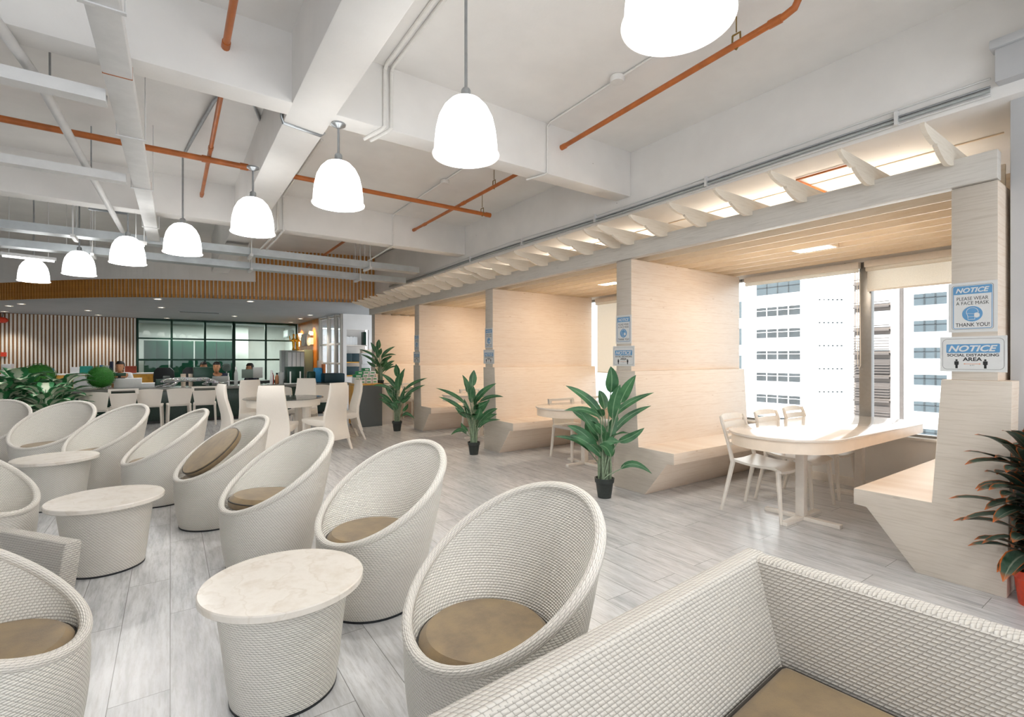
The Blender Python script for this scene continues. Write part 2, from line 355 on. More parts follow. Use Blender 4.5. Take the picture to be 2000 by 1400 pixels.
        return s.add(vs, fs, us, m)
    def build(s, name, mats, parent=None, smooth=True, bevel=0, loc=None, ang=38, seg=2):
        me = bpy.data.meshes.new(name); me.from_pydata([tuple(p) for p in s.v], [], s.f)
        mats = mats if isinstance(mats, (list, tuple)) else [mats]
        for x in mats: me.materials.append(M[x] if isinstance(x, str) else x)
        ul = me.uv_layers.new(name='UVMap')
        for p in me.polygons:
            p.material_index = s.mi[p.index]
            u = s.uv.get(p.index)
            if u:
                for li, q in zip(p.loop_indices, u): ul.data[li].uv = q
            else:
                nn = p.normal; ax = max(range(3), key=lambda k: abs(nn[k]))
                for li in p.loop_indices:
                    c = me.vertices[me.loops[li].vertex_index].co
                    ul.data[li].uv = (c.y, c.z) if ax == 0 else (c.x, c.z) if ax == 1 else (c.x, c.y)
        if bevel:
            bm = bmesh.new(); bm.from_mesh(me); bmesh.ops.remove_doubles(bm, verts=bm.verts, dist=1e-6)
            ed = [e for e in bm.edges if len(e.link_faces) == 2 and e.calc_face_angle(0) > R(30)]
            bmesh.ops.bevel(bm, geom=ed, offset=bevel, segments=seg, affect='EDGES', profile=0.5, clamp_overlap=True)
            bm.to_mesh(me); bm.free()
        if smooth:
            for p in me.polygons: p.use_smooth = True
            me.set_sharp_from_angle(angle=R(ang))
        me.update()
        o = bpy.data.objects.new(name, me); COL.objects.link(o)
        if parent: o.parent = parent
        if loc: o.location = loc
        return o
def tag(o, label=None, cat=None, group=None, kind=None):
    if label: o['label'] = label
    if cat: o['category'] = cat
    if group: o['group'] = group
    if kind: o['kind'] = kind
    return o
def thing(name, label, cat, loc=(0, 0, 0), rz=0, group=None):
    o = bpy.data.objects.new(name, None); COL.objects.link(o)
    o.empty_display_size = 0.1; o.location = loc; o.rotation_euler = (0, 0, rz)
    return tag(o, label, cat, group)
def struct(o): o['kind'] = 'structure'; return o
def dup(root, loc=None, rz=None, label=None, group=None, scale=None, skip=()):
    def cp(o, par):
        c = o.copy(); COL.objects.link(c)
        if par: c.parent = par
        for ch in list(o.children):
            if ch.name.split('.')[0] not in skip: cp(ch, c)
        return c
    r = cp(root, None)
    if loc is not None: r.location = loc
    if rz is not None: r.rotation_euler = (0, 0, rz)
    if label: r['label'] = label
    if group: r['group'] = group
    if scale: r.scale = (scale,) * 3
    return r
def skin_mesh(verts, edges, radii, sub=2, smooth=1):
    me = bpy.data.meshes.new('tmp'); me.from_pydata(verts, edges, [])
    o = bpy.data.objects.new('tmp', me); COL.objects.link(o)
    md = o.modifiers.new('s', 'SKIN'); md.use_smooth_shade = True
    for i, r in enumerate(radii):
        sv = me.skin_vertices[0].data[i]; sv.radius = r if isinstance(r, tuple) else (r, r); sv.use_root = (i == 0)
    o.modifiers.new('u', 'SUBSURF').levels = sub; o.modifiers['u'].render_levels = sub
    dg = bpy.context.evaluated_depsgraph_get(); dg.update()
    m2 = bpy.data.meshes.new_from_object(o.evaluated_get(dg))
    bpy.data.objects.remove(o); bpy.data.meshes.remove(me)
    return [v.co.copy() for v in m2.vertices], [tuple(p.vertices) for p in m2.polygons]
def text_geo(body, w, h, shear=0.0, bold=0.0):
    cu = bpy.data.curves.new('t', 'FONT'); cu.body = body; cu.size = 1; cu.shear = shear; cu.offset = bold; cu.resolution_u = 4
    o = bpy.data.objects.new('t', cu); COL.objects.link(o)
    dg = bpy.context.evaluated_depsgraph_get(); dg.update()
    me = bpy.data.meshes.new_from_object(o.evaluated_get(dg))
    vs = [v.co.copy() for v in me.vertices]; fs = [tuple(p.vertices) for p in me.polygons]
    bpy.data.objects.remove(o); bpy.data.curves.remove(cu)
    x0, x1 = min(v.x for v in vs), max(v.x for v in vs); y0, y1 = min(v.y for v in vs), max(v.y for v in vs)
    return [Vector(((v.x - (x0 + x1) / 2) / (x1 - x0) * w, (v.y - (y0 + y1) / 2) / (y1 - y0) * h, 0)) for v in vs], fs
# ================================================================== SETTING
XF = 3.86           # front plane of the booth screens
XW = 5.92           # window wall
ZC, ZC2, ZB, ZS = 3.5, 3.74, 3.04, 2.858
struct(G().box(-9, 7, -5, 23, -0.12, 0).build('floor', 'floor', smooth=False))
g = G(); g.box(-9, 6.4, -5, 7.1, ZC, ZC + 0.2); g.box(-9, 6.4, 7.1, 23, ZC2, ZC2 + 0.2)
struct(g.build('ceiling', 'plaster', smooth=False))
# concrete beams of the slab
for n, (x0, x1, y0, y1, zt) in enumerate([(-9, 3.95, -0.05, 0.15, ZC), (-9, 3.95, 3.49, 3.69, ZC), (-9, 3.95, 7.0, 7.22, ZC2)]):
    struct(G().box(x0, x1, y0, y1, ZB, zt + 0.02).build('trim_%d' % (n + 1), 'plaster', bevel=0.012))
struct(G().box(0.66, 0.95, -5, 11.2, ZB - 0.002, ZC2).build('trim_4', 'plaster', bevel=0.012))
struct(G().box(3.95, 6.4, -5, 11.6, ZS, ZC2 - 0.02).build('trim_5', 'plaster', bevel=0.01))
# grey column at the right with its boxed head
g = G(); g.box(4.03, 4.75, -0.3, 0.684, 0, 3.5); g.box(3.87, 4.75, -0.4, 0.72, 2.93, 3.12); g.box(3.85, 4.75, -0.42, 0.74, 3.12, 3.17)
struct(g.build('trim_6', 'plaster_grey', bevel=0.006))
# right wall under the windows, above them and its skirting
g = G(); g.box(XW, XW + 0.2, -5, 11.6, 0, 0.56); g.box(XW - 0.03, XW + 0.2, -5, 11.6, 0.56, 0.585); g.box(XW + 0.02, XW + 0.2, -5, 11.6, 2.36, 2.9)
g.box(XW, XW + 0.2, -5, 0.6, 0.58, 2.9)
struct(g.build('wall_right', 'plaster', bevel=0.004))
struct(G().box(XW - 0.015, XW, 0.7, 11.4, 0, 0.09).build('baseboard_right', 'metal_white', bevel=0.003))
# windows: one per booth, two panes each
for n, y0 in enumerate((0.8, 3.45, 6.05, 8.65)):
    y1 = y0 + 2.58; ym = y0 + 1.29 if n else 2.09
    g = G()
    for a, b in ((ym - 0.055, ym + 0.055),): g.box(XW + 0.04, XW + 0.12, a, b, 0.585, 2.37)
    for a, b in ((0.585, 0.61), (2.32, 2.37)): g.box(XW + 0.05, XW + 0.11, y0, y1 + 0.06, a, b)
    wf = struct(g.build('window_%d' % (n + 1), 'mall', bevel=0.004))
    for a, b in ((y0, ym - 0.055), (ym + 0.055, y1 + 0.06)):
        G().box(XW + 0.078, XW + 0.084, a, b, 0.62, 2.32).build('pane', 'glass', wf, smooth=False)
# roller blinds
def blind(label, y0, y1, zb):
    t = thing('roller_blind', label, 'blind', (XW - 0.02, (y0 + y1) / 2, 2.3), 0, 'roller blinds at the booth windows')
    h = (y1 - y0) / 2
    G().box(-0.03, 0.05, -h, h, -0.01, 0.055).build('headbox', 'metal_white', t, bevel=0.008)
    G().tube([(0, -h + 0.01, -0.03), (0, h - 0.01, -0.03)], 0.022, 12).build('roll', 'blind', t)
    if zb < 2.25:
        G().box(0.018, 0.0205, -h + 0.015, h - 0.015, zb - 2.3, -0.03).build('fabric', 'blind', t, smooth=False)
        G().tube([(0.019, -h + 0.015, zb - 2.3), (0.019, h - 0.015, zb - 2.3)], 0.009, 8).build('bottom_bar', 'metal_white', t)
    return t
b1 = blind('rolled up cream blind left of the mullion in the nearest booth', 2.12, 3.36, 2.26)
p = [(0, -0.6, -0.05), (0.0, -0.602, -0.6), (0.0, -0.605, -1.02), (0.0, -0.617, -1.06), (0.0, -0.63, -1.02), (0, -0.627, -0.5), (0, -0.622, -0.05)]
G().tube(p, 0.0035, 6).build('pull_cord', 'metal_white', b1)
blind('half lowered cream blind right of the mullion in the nearest booth', 0.86, 2.07, 2.05)
blind('cream blind pulled low behind the second booth screen', 3.68, 4.74, 1.12)
blind('cream blind pulled low at the far side of the second booth', 4.78, 5.98, 1.12)
blind('cream blind pulled low in the third booth', 6.3, 8.56, 1.12)
blind('cream blind pulled low in the farthest booth', 8.9, 11.0, 1.12)
# end wall behind the booths, left wall, back wall with slats
struct(G().box(3.98, 6.1, 11.42, 11.56, 0, 3.72).build('wall_far_right', 'plaster', bevel=0.004))
struct(G().box(-9.15, -9, -5, 23, 0, 3.9).build('wall_left', 'plaster', smooth=False))
YB = 19.8
ZR = 2.65           # reception ceiling height
curve = [(-6.5, 19.0), (-5.0, 17.6), (-4.0, 16.6), (-3.2, 15.6), (-2.11, 14.4), (-1.18, 13.5), (-0.02, 12.72), (1.55, 12.08), (2.8, 11.65), (4.2, 11.26)]
def smooth_curve(P, n):
    out = []
    for i in range(len(P) - 1):
        p0, p1, p2, p3 = (Vector(P[max(0, i - 1)]), Vector(P[i]), Vector(P[i + 1]), Vector(P[min(len(P) - 1, i + 2)]))
        for k in range(n):
            t = k / n
            out.append(0.5 * ((2 * p1) + (p2 - p0) * t + (2 * p0 - 5 * p1 + 4 * p2 - p3) * t * t + (3 * p1 - p0 - 3 * p2 + p3) * t ** 3))
    out.append(Vector(P[-1])); return out
CV = smooth_curve(curve, 12)
# reception ceiling (lower slab)
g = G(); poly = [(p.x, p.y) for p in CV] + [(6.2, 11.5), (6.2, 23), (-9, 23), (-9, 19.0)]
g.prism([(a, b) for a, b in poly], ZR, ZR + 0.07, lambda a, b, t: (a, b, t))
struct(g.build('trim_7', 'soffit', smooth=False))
# curved slatted fascia over the reception
L = [0]
for a, b in zip(CV, CV[1:]): L.append(L[-1] + (b - a).length)
def on_curve(s):
    for i in range(len(CV) - 1):
        if L[i + 1] >= s:
            k = (s - L[i]) / (L[i + 1] - L[i]); p = CV[i].lerp(CV[i + 1], k); d = (CV[i + 1] - CV[i]).normalized(); return p, d
    return CV[-1], (CV[-1] - CV[-2]).normalized()
g = G()
for i in range(len(CV) - 1):
    a, b = CV[i], CV[i + 1]; top = 3.03 if b.x < 1.6 else ZC2; nn = Vector((-(b - a).y, (b - a).x)).normalized() * 0.03
    g.add([(a.x, a.y, ZR), (b.x, b.y, ZR), (b.x, b.y, top), (a.x, a.y, top), (a.x + nn.x, a.y + nn.y, ZR), (b.x + nn.x, b.y + nn.y, ZR), (b.x + nn.x, b.y + nn.y, top), (a.x + nn.x, a.y + nn.y, top)], [(0, 1, 2, 3), (5, 4, 7, 6), (0, 4, 5, 1), (3, 2, 6, 7)])
band = struct(g.build('wall_slatted_band', 'slat_white', smooth=False))
g = G(); s = 0.05
while s < L[-1] - 0.05:
    p, d = on_curve(s); nn = Vector((d.y, -d.x)); top = 3.03 if p.x < 1.55 else ZC2
    hw = 0.022
    q = [p - d * hw, p + d * hw, p + d * hw + nn * 0.03, p - d * hw + nn * 0.03]
    g.prism([(v.x, v.y) for v in q], ZR - 0.004, top, lambda a, b, t: (a, b, t)); s += 0.08
g.build('slats', 'slat_gold', band, smooth=False)
g = G()
for i in range(len(CV) - 1):
    a, b = CV[i], CV[i + 1]
    if b.x > 1.62: break
    nn = Vector(((b - a).y, -(b - a).x)).normalized() * 0.05
    g.prism([(a.x + nn.x, a.y + nn.y), (b.x + nn.x, b.y + nn.y), (b.x - nn.x, b.y - nn.y), (a.x - nn.x, a.y - nn.y)], 3.03, ZC2, lambda x, y, t: (x, y, t))
struct(g.build('trim_8', 'plaster', smooth=False))
# back wall: slatted timber left of the glazing
g = G(); g.box(-9, -0.86, YB, YB + 0.1, 0, ZR)
bw = struct(g.build('wall_back', 'slat_brown', smooth=False))
g = G(); x = -8.9
while x < -0.9: g.box(x, x + 0.044, YB - 0.04, YB, 0, ZR - 0.01); x += 0.0855
g.build('slats', 'slat_white', bw, smooth=False)
# glazed wall of the meeting room
gx = [-0.86, 0.04, 0.98, 1.86, 2.86, 3.9]
g = G()
for x in gx: g.box(x - 0.03, x + 0.03, YB - 0.04, YB + 0.04, 0, ZR)
g.box(1.79, 1.84, YB - 0.04, YB + 0.04, 0, ZR)
for z0, z1 in ((ZR - 0.07, ZR), (1.98, 2.03), (1.28, 1.34), (0.0, 0.1)): g.box(gx[0], gx[-1], YB - 0.035, YB + 0.035, z0, z1)
gw = struct(g.build('window_5', 'frame_green', bevel=0.004))
for a, b in zip(gx, gx[1:]):
    for z0, z1 in ((2.03, ZR - 0.07), (1.34, 1.98), (0.1, 1.28)): G().box(a + 0.03, b - 0.03, YB - 0.004, YB + 0.004, z0, z1).build('pane', 'glass_green', gw, smooth=False)
# the room behind the glass
g = G(); g.box(-1.5, 4.4, 22.6, 22.7, 0, ZR); g.box(-1.5, -1.4, YB + 0.1, 22.6, 0, ZR); g.box(4.0, 4.1, YB, 22.6, 0, ZR); g.box(2.05, 2.55, 22.0, 22.6, 0, ZR)
struct(g.build('wall_meeting_room', 'plaster', smooth=False))
# orange timber side wall, glazed lattice and the white shelf wall
struct(G().box(3.95, 4.05, 16.6, YB - 0.04, 0, ZR).build('wall_orange', 'orange_wood', smooth=False))
g = G()
P0, P1 = Vector((3.98, 16.5)), Vector((4.11, 14.56))
for k, t in enumerate((0, 0.42, 0.75, 1.0)):
    q = P0.lerp(P1, t); g.box(q.x - 0.05, q.x + 0.05, q.y - 0.06, q.y + 0.06, 0, ZR)
for z in (1.2, 1.78, ZR - 0.05):
    g.prism([(P0.x - 0.03, P0.y), (P1.x - 0.03, P1.y), (P1.x + 0.03, P1.y), (P0.x + 0.03, P0.y)], z - 0.03, z + 0.03, lambda a, b, t: (a, b, t))
lw = struct(g.build('window_6', 'metal_white', bevel=0.004))
G().prism([(P0.x - 0.004, P0.y), (P1.x - 0.004, P1.y), (P1.x + 0.004, P1.y), (P0.x + 0.004, P0.y)], 0.1, ZR - 0.05, lambda a, b, t: (a, b, t)).build('pane', 'glass', lw, smooth=False)
a0, a1 = atY(676, 642, 14.5), atY(719, 642, 14.5)
g = G(); g.box(4.11, a0.x, 14.45, 14.55, 0, ZR); g.box(a1.x, 5.6, 14.45, 14.55, 0, ZR); g.box(a0.x, a1.x, 14.45, 14.55, 2.2, ZR); g.box(a0.x, a1.x, 14.45, 14.55, 0, 0.8)
g.box(a0.x - 0.05, a1.x + 0.05, 14.9, 14.95, 0.7, 2.3)
struct(g.build('wall_shelf_niche', 'plaster', smooth=False))
# ================================================================== BOOTHS
PO = [0.0, 2.62, 5.2, 7.65]
prof = [(3.644, 0), (3.234, 0), (2.965, 0.345), (2.89, 0.35), (2.89, 0.458), (3.312, 0.46), (3.358, 1.222), (3.666, 1.222)]
def screen(label, dy, mirror=None):
    t = thing('booth_screen', label, 'booth screen', (XF, 3.5 + dy if mirror is None else 0.822, 0), 0, 'timber booth screens with benches')
    def Y(y): return (y - 3.5) if mirror is None else -(y - 3.5) - 0.01
    def ord_(p): return p if mirror is None else list(reversed(p))
    body = G().prism(ord_([(Y(a), b) for a, b in prof]), 0.0, 2.02, lambda a, b, x: (x, a, b))
    # separate front cheek face and seat board
    o = body.build('bench', ['pine_x', 'pine_shaded', 'pine_seat'], t, bevel=0.004)
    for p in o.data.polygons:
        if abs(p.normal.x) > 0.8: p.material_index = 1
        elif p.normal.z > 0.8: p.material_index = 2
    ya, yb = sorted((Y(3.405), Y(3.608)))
    o = G().box(0.0, 1.99, ya, yb, 1.222, 2.368).build('panel', ['pine_x', 'pine_shaded'], t, bevel=0.004)
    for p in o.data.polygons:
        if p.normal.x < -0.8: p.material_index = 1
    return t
screen('nearest booth screen at the right edge, bench on its far side', 0, True)
for dy, lb in zip(PO, ('second booth screen from the right, with the big plant in front', 'third booth screen, bench facing the wicker chair', 'fourth booth screen, with a plant by its front edge', 'farthest booth screen, behind the orange topped cabinet')):
    screen(lb, dy)
# pergola over the booths
pg = thing('pergola', 'whitewashed pergola beam with curved rafter tails over the booths', 'pergola', (XF, 0.7, 2.37))
def gp(): return G()
o = G().box(-0.03, 0.05, 0.0, 10.65, 0.0, 0.165).build('beam', 'beam_wash', pg, bevel=0.004)
fin = [(-0.545, 0.232), (-0.54, 0.25), (2.0, 0.25), (2.0, 0.166), (0.055, 0.166), (0.05, 0.13), (-0.03, 0.13), (-0.10, 0.115), (-0.14, 0.112), (-0.2, 0.122), (-0.27, 0.145), (-0.325, 0.172), (-0.335, 0.186), (-0.36, 0.176), (-0.43, 0.186), (-0.5, 0.206)]
ys = [0.90, 1.30, 1.72, 2.13, 2.54, 2.95, 3.35]
yall = ys + [3.535 + 0.397 * k for k in range(7)] + [6.07 + 0.4 * k for k in range(7)] + [8.64 + 0.39 * k for k in range(7)]
me0 = None
for y in yall:
    if me0 is None:
        me0 = G().prism(fin, -0.011, 0.011, lambda a, b, t: (a, t, b)).build('rafter', 'pine_fin', pg, smooth=False)
        o = me0
    else:
        o = me0.copy(); COL.objects.link(o)
    o.location = (0, y - 0.7, 0)
sl0 = None
for k in range(8):
    if sl0 is None: o = sl0 = G().box(0, 0.02, 0.0, 10.6, 0.0, 0.15).build('slat', 'pine_slat', pg, smooth=False)
    else: o = sl0.copy(); COL.objects.link(o)
    o.location = (0.26 + 0.235 * k, 0.02, 0.002)
# square lights between the slats
for k, (y, lb) in enumerate(((2.15, 'square recessed light in the nearest booth ceiling'), (4.75, 'square recessed light in the second booth ceiling'), (7.35, 'square recessed light in the third booth ceiling'), (9.9, 'square recessed light in the farthest booth ceiling'))):
    t = thing('recessed_light', lb, 'ceiling light', (XF + 1.095, y, 2.375), 0, 'square booth lights')
    g = G()
    for a, b, c, d in ((-0.09, 0.09, -0.17, -0.155), (-0.09, 0.09, 0.155, 0.17), (-0.09, -0.08, -0.155, 0.155), (0.08, 0.09, -0.155, 0.155)): g.box(a, b, c, d, 0, 0.09)
    g.build('housing', 'pine_slat', t, smooth=False)
    G().box(-0.08, 0.08, -0.155, 0.155, 0.012, 0.03).build('diffuser', 'warm_lit', t, smooth=False)
# ------------------------------------------------------------------ notice signs on the screens
SM = Matrix(((0, 0, -1, 0), (-1, 0, 0, 0), (0, 1, 0, 0), (0, 0, 0, 1)))   # local x -> -Y, y -> Z, z -> -X
def rrect(w, h, r, n=5, cx=0, cy=0):
    out = []
    for k, (sx, sy) in enumerate(((1, 1), (-1, 1), (-1, -1), (1, -1))):
        for i in range(n + 1):
            a = PI / 2 * (k + i / n); out.append((cx + sx * (w / 2 - r) + r * math.cos(a), cy + sy * (h / 2 - r) + r * math.sin(a)))
    return out
def flat(g, poly, z, m=0): return g.prism(poly, z, z + 0.0006, lambda a, b, t: (a, b, t), m)
def ringp(g, po, pi_, z, m=0):
    n = len(po); vs = [(a, b, z) for a, b in po] + [(a, b, z) for a, b in pi_]
    return g.add(vs, [(i, (i + 1) % n, n + (i + 1) % n, n + i) for i in range(n)], m=m)
def put_text(g, body, w, h, cx, cy, z, **kw):
    vs, fs = text_geo(body, w, h, **kw); return g.add([(v.x + cx, v.y + cy, z) for v in vs], fs)
def sign_mask(label, y, grp):
    t = thing('face_mask_notice', label, 'sign', (XF - 0.0005, y, 1.652), 0, grp)
    obs = []
    g = G().box(-0.107, 0.107, -0.147, 0.147, 0, 0.003); obs.append(g.build('board', 'sign_white', t, smooth=False))
    g = G(); ringp(g, rrect(0.182, 0.262, 0.012), rrect(0.179, 0.259, 0.011), 0.0034); put_text(g, 'PLEASE WEAR', 0.138, 0.02, 0, 0.051, 0.0034, bold=0.0); put_text(g, 'A FACE MASK', 0.145, 0.02, 0, 0.024, 0.0034, bold=0.0)
    put_text(g, 'THANK YOU!', 0.148, 0.022, 0, -0.103, 0.0034, bold=0.01); obs.append(g.build('lettering', 'sign_black', t, smooth=False))
    g = G(); ringp(g, rrect(0.172, 0.252, 0.009), rrect(0.165, 0.245, 0.006), 0.0034); flat(g, rrect(0.166, 0.046, 0.004, cy=0.1), 0.0032)
    flat(g, [(0.045 * math.cos(2 * PI * i / 28), -0.04 + 0.045 * math.sin(2 * PI * i / 28)) for i in range(28)], 0.0032); obs.append(g.build('blue_print', 'sign_blue', t, smooth=False))
    g = G(); put_text(g, 'NOTICE', 0.148, 0.029, 0, 0.1, 0.0044, shear=0.3, bold=0.03); obs.append(g.build('header_lettering', 'sign_white', t, smooth=False))
    g = G()
    hd = [(0.026 * math.cos(a), -0.03 + 0.026 * math.sin(a)) for a in [R(-35 + 250 * i / 18) for i in range(19)]] + [(-0.019, -0.058), (-0.019, -0.073), (0.011, -0.073), (0.011, -0.062)]
    g.tube([(a, b, 0.0042) for a, b in hd], 0.0016, 4); flat(g, [(0.009, -0.037), (0.02, -0.033), (0.032, -0.041), (0.032, -0.057), (0.02, -0.064), (0.008, -0.058)], 0.004)
    g.tube([(-0.025, -0.036, 0.0042), (0.01, -0.041, 0.0042)], 0.0014, 4); g.tube([(-0.02, -0.056, 0.0042), (0.01, -0.056, 0.0042)], 0.0014, 4)
    obs.append(g.build('mask_symbol', 'sign_white', t, smooth=False))
    for o in obs: o.matrix_local = SM
def sign_dist(label, y, grp):
    t = thing('distancing_notice', label, 'sign', (XF - 0.0005, y, 1.376), 0, grp); obs = []
    obs.append(G().box(-0.147, 0.147, -0.104, 0.104, 0, 0.003).build('board', 'sign_white', t, smooth=False))
    g = G(); ringp(g, rrect(0.27, 0.182, 0.024), rrect(0.267, 0.179, 0.0225), 0.0034); put_text(g, 'SOCIAL DISTANCING', 0.226, 0.016, 0, -0.006, 0.0034, bold=0.025); put_text(g, 'AREA', 0.085, 0.022, 0, -0.03, 0.0034, bold=0.03)
    put_text(g, '6 FT', 0.02, 0.006, 0, -0.066, 0.0034)
    for cx in (-0.07, 0.056):
        flat(g, [(cx + 0.0055 * math.cos(2 * PI * i / 12), -0.036 + 0.0055 * math.sin(2 * PI * i / 12)) for i in range(12)], 0.0034)
        flat(g, rrect(0.02, 0.022, 0.003, 2, cx, -0.053), 0.0034); flat(g, rrect(0.011, 0.022, 0.001, 2, cx, -0.073), 0.0034)
    obs.append(g.build('lettering', 'sign_black', t, smooth=False))
    g = G(); flat(g, rrect(0.234, 0.052, 0.006, cy=0.033), 0.0032); obs.append(g.build('header', 'sign_blue', t, smooth=False))
    g = G(); put_text(g, 'NOTICE', 0.215, 0.037, 0, 0.033, 0.0044, shear=0.3, bold=0.03); obs.append(g.build('header_lettering', 'sign_white', t, smooth=False))
    g = G(); flat(g, [(-0.04, -0.0575), (-0.032, -0.0545), (-0.032, -0.0565), (0.03, -0.0565), (0.03, -0.0545), (0.038, -0.0575), (0.03, -0.0605), (0.03, -0.0585), (-0.032, -0.0585), (-0.032, -0.0605)], 0.0034)
    obs.append(g.build('arrow', 'sign_orange', t, smooth=False))
    for o in obs: o.matrix_local = SM
for y, w in ((0.812, 'the nearest screen at the right edge'), (3.507, 'the second screen, above the big potted plant'), (6.127, 'the third screen from the right'), (8.707, 'the fourth screen from the right')):
    sign_mask('white and blue face mask notice on ' + w, y, 'face mask notices')
    sign_dist('white and blue social distancing notice on ' + w, y, 'distancing notices')
# ================================================================== WICKER TUB CHAIRS
RA, RB_, RC, ZL, ZH, RBASE = 0.339, 0.394, -0.06, 0.38, 0.826, 0.251
def rimp(a, ins=0.0, dz=0.0):
    return Vector((RC + (RA - ins) * math.cos(a), (RB_ - ins) * math.sin(a), ZL + (ZH - ZL) * (1 - math.cos(a)) / 2 + dz))
def tub():
    t = thing('tub_chair', '', 'armchair'); N = 72; J = 14
    rings = []
    for j in range(J + 1):
        s = j / J; ring = []
        for i in range(N):
            a = 2 * PI * i / N; q = rimp(a); b = Vector((RBASE * math.cos(a), RBASE * math.sin(a), 0.012))
            p = b.lerp(q, s); k = 0.012 * math.sin(PI * s); p.x += k * math.cos(a); p.y += k * math.sin(a); ring.append(p)
        rings.append(ring)
    hz = lambda i, j: (rings[j][i % N].z)
    uvf = lambda i, j: (2 * PI * 0.33 * i / N, hz(i, j))
    g = G(); g.loft(rings, True, True, False, uvf)
    inn = []
    for j in range(J + 1):
        s = j / J; ring = []
        for i in range(N):
            a = 2 * PI * i / N; q = rimp(a, 0.03); b = Vector((0.228 * math.cos(a), 0.228 * math.sin(a), 0.325)); p = q.lerp(b, s)
            k = -0.012 * math.sin(PI * s); p.x -= k * math.cos(a); p.y -= k * math.sin(a); ring.append(p)
        inn.append(ring)
    g.loft(inn, True, False, True, lambda i, j: (2 * PI * 0.31 * i / N, 3 + inn[j][i % N].z))
    g.build('shell', 'wicker', t, ang=50)
    G().tube([rimp(2 * PI * i / N, 0.014, 0.004) for i in range(N)], 0.0205, 10, closed=True, uvk=0.0205).build('rim', 'wicker_rim', t)
    G().lathe([(0.235, 0.0), (0.252, 0.0), (0.254, 0.012), (0.235, 0.012)], 48, cap0=True).build('base_ring', 'rubber', t)
    return t
def round_cushion(par, name, r=0.236, th=0.075, loc=(0.008, 0, 0.326)):
    pr = [(0.02, 0.0), (r - 0.02, 0.0), (r - 0.006, 0.006), (r, 0.02), (r, 0.042), (r - 0.008, 0.055), (r - 0.03, th), (r * 0.5, th + 0.006), (0.01, th + 0.008)]
    g = G().lathe(pr, 48, cap0=True, cap1=True, m=0); o = g.build(name, 'cushion', par, loc=loc)
    G().tube([((r - 0.001) * math.cos(2 * PI * i / 48), (r - 0.001) * math.sin(2 * PI * i / 48), 0.047) for i in range(48)], 0.004, 6, closed=True).build('piping', 'piping', o)
    return o
tc0 = tub(); cu = round_cushion(tc0, 'cushion')
chairs = [((0.921, 1.475), 178.7, 'white wicker tub chair nearest the camera, beside the wicker sofa', 1),
          ((0.927, 2.695), 192.3, 'white wicker tub chair, second in the curved row, behind the front side table', 1),
          ((0.542, 3.612), 193.3, 'white wicker tub chair, third in the curved row, creased brown cushion', 1),
          ((0.306, 4.736), 194.8, 'white wicker tub chair with a loose brown cushion leaning on its back', 1),
          ((-0.087, 5.717), 193.1, 'white wicker tub chair, fifth in the curved row, right behind the middle side table', 1),
          ((-0.593, 6.618), 215.5, 'white wicker tub chair, sixth in the row, touching the far side table', 1),
          ((-1.117, 7.446), 237.1, 'white wicker tub chair, seventh in the row, in front of the variegated plants', 1),
          ((-1.78, 8.15), 255, 'white wicker tub chair at the far end of the row, cut by the left edge', 1),
          ((-0.514, 2.285), -3.5, 'white wicker tub chair facing right at the lower left edge, dark brown cushion', 1),
          ((-1.006, 4.405), -20, 'white wicker tub chair without a cushion at the left edge', 0)]
for k, ((x, y), a, lb, cush) in enumerate(chairs):
    if k == 0: o = tc0; o.location = (x, y, 0); o.rotation_euler = (0, 0, R(a)); o['label'] = lb; o['group'] = 'wicker tub chairs'
    else: o = dup(tc0, (x, y, 0), R(a), lb, 'wicker tub chairs', skip=() if cush else ('cushion',))
for ch in COL.objects:
    if ch.name.startswith('cushion') and ch.parent and 'creased' in ch.parent.get('label', ''):
        ch.location.z += 0.05; ch.rotation_euler = (0, R(-5), 0)
# the loose cushion leaning in the fourth chair
lc = thing('round_cushion', 'loose round brown cushion leaning upright in the fourth tub chair', 'cushion', (0.33, 4.68, 0.405), R(194.8))
cm = round_cushion(lc, 'pad', 0.245, 0.058, (0, 0, 0)); cm.rotation_euler = (0, R(40), 0); cm.location = (0.03, 0.0, 0.165)
# ------------------------------------------------------------------ round side tables
def side_table():
    t = thing('side_table', '', 'side table')
    G().lathe([(0.02, 0.012), (0.200, 0.012), (0.212, 0.1), (0.228, 0.25), (0.25, 0.42), (0.02, 0.42)], 56, uvr=0.225).build('base', 'wicker', t)
    G().lathe([(0.18, 0), (0.2, 0), (0.202, 0.012), (0.18, 0.012)], 48, cap0=True).build('base_ring', 'rubber', t)
    G().lathe([(0.01, 0.42), (0.302, 0.42), (0.308, 0.425), (0.308, 0.446), (0.304, 0.451), (0.01, 0.451)], 72, cap0=True, cap1=True).build('tabletop', 'marble', t, ang=30)
    return t
st0 = side_table()
for k, (x, y, lb) in enumerate(((0.386, 2.185, 'cream marble topped wicker side table in the foreground'), (-0.338, 4.125, 'marble topped wicker side table in the middle of the left row'), (-0.856, 6.055, 'farthest marble topped wicker side table, at the left'))):
    if k == 0: st0.location = (x, y, 0); st0['label'] = lb; st0['group'] = 'wicker side tables'
    else: dup(st0, (x, y, 0), 0.7 * k, lb, 'wicker side tables')
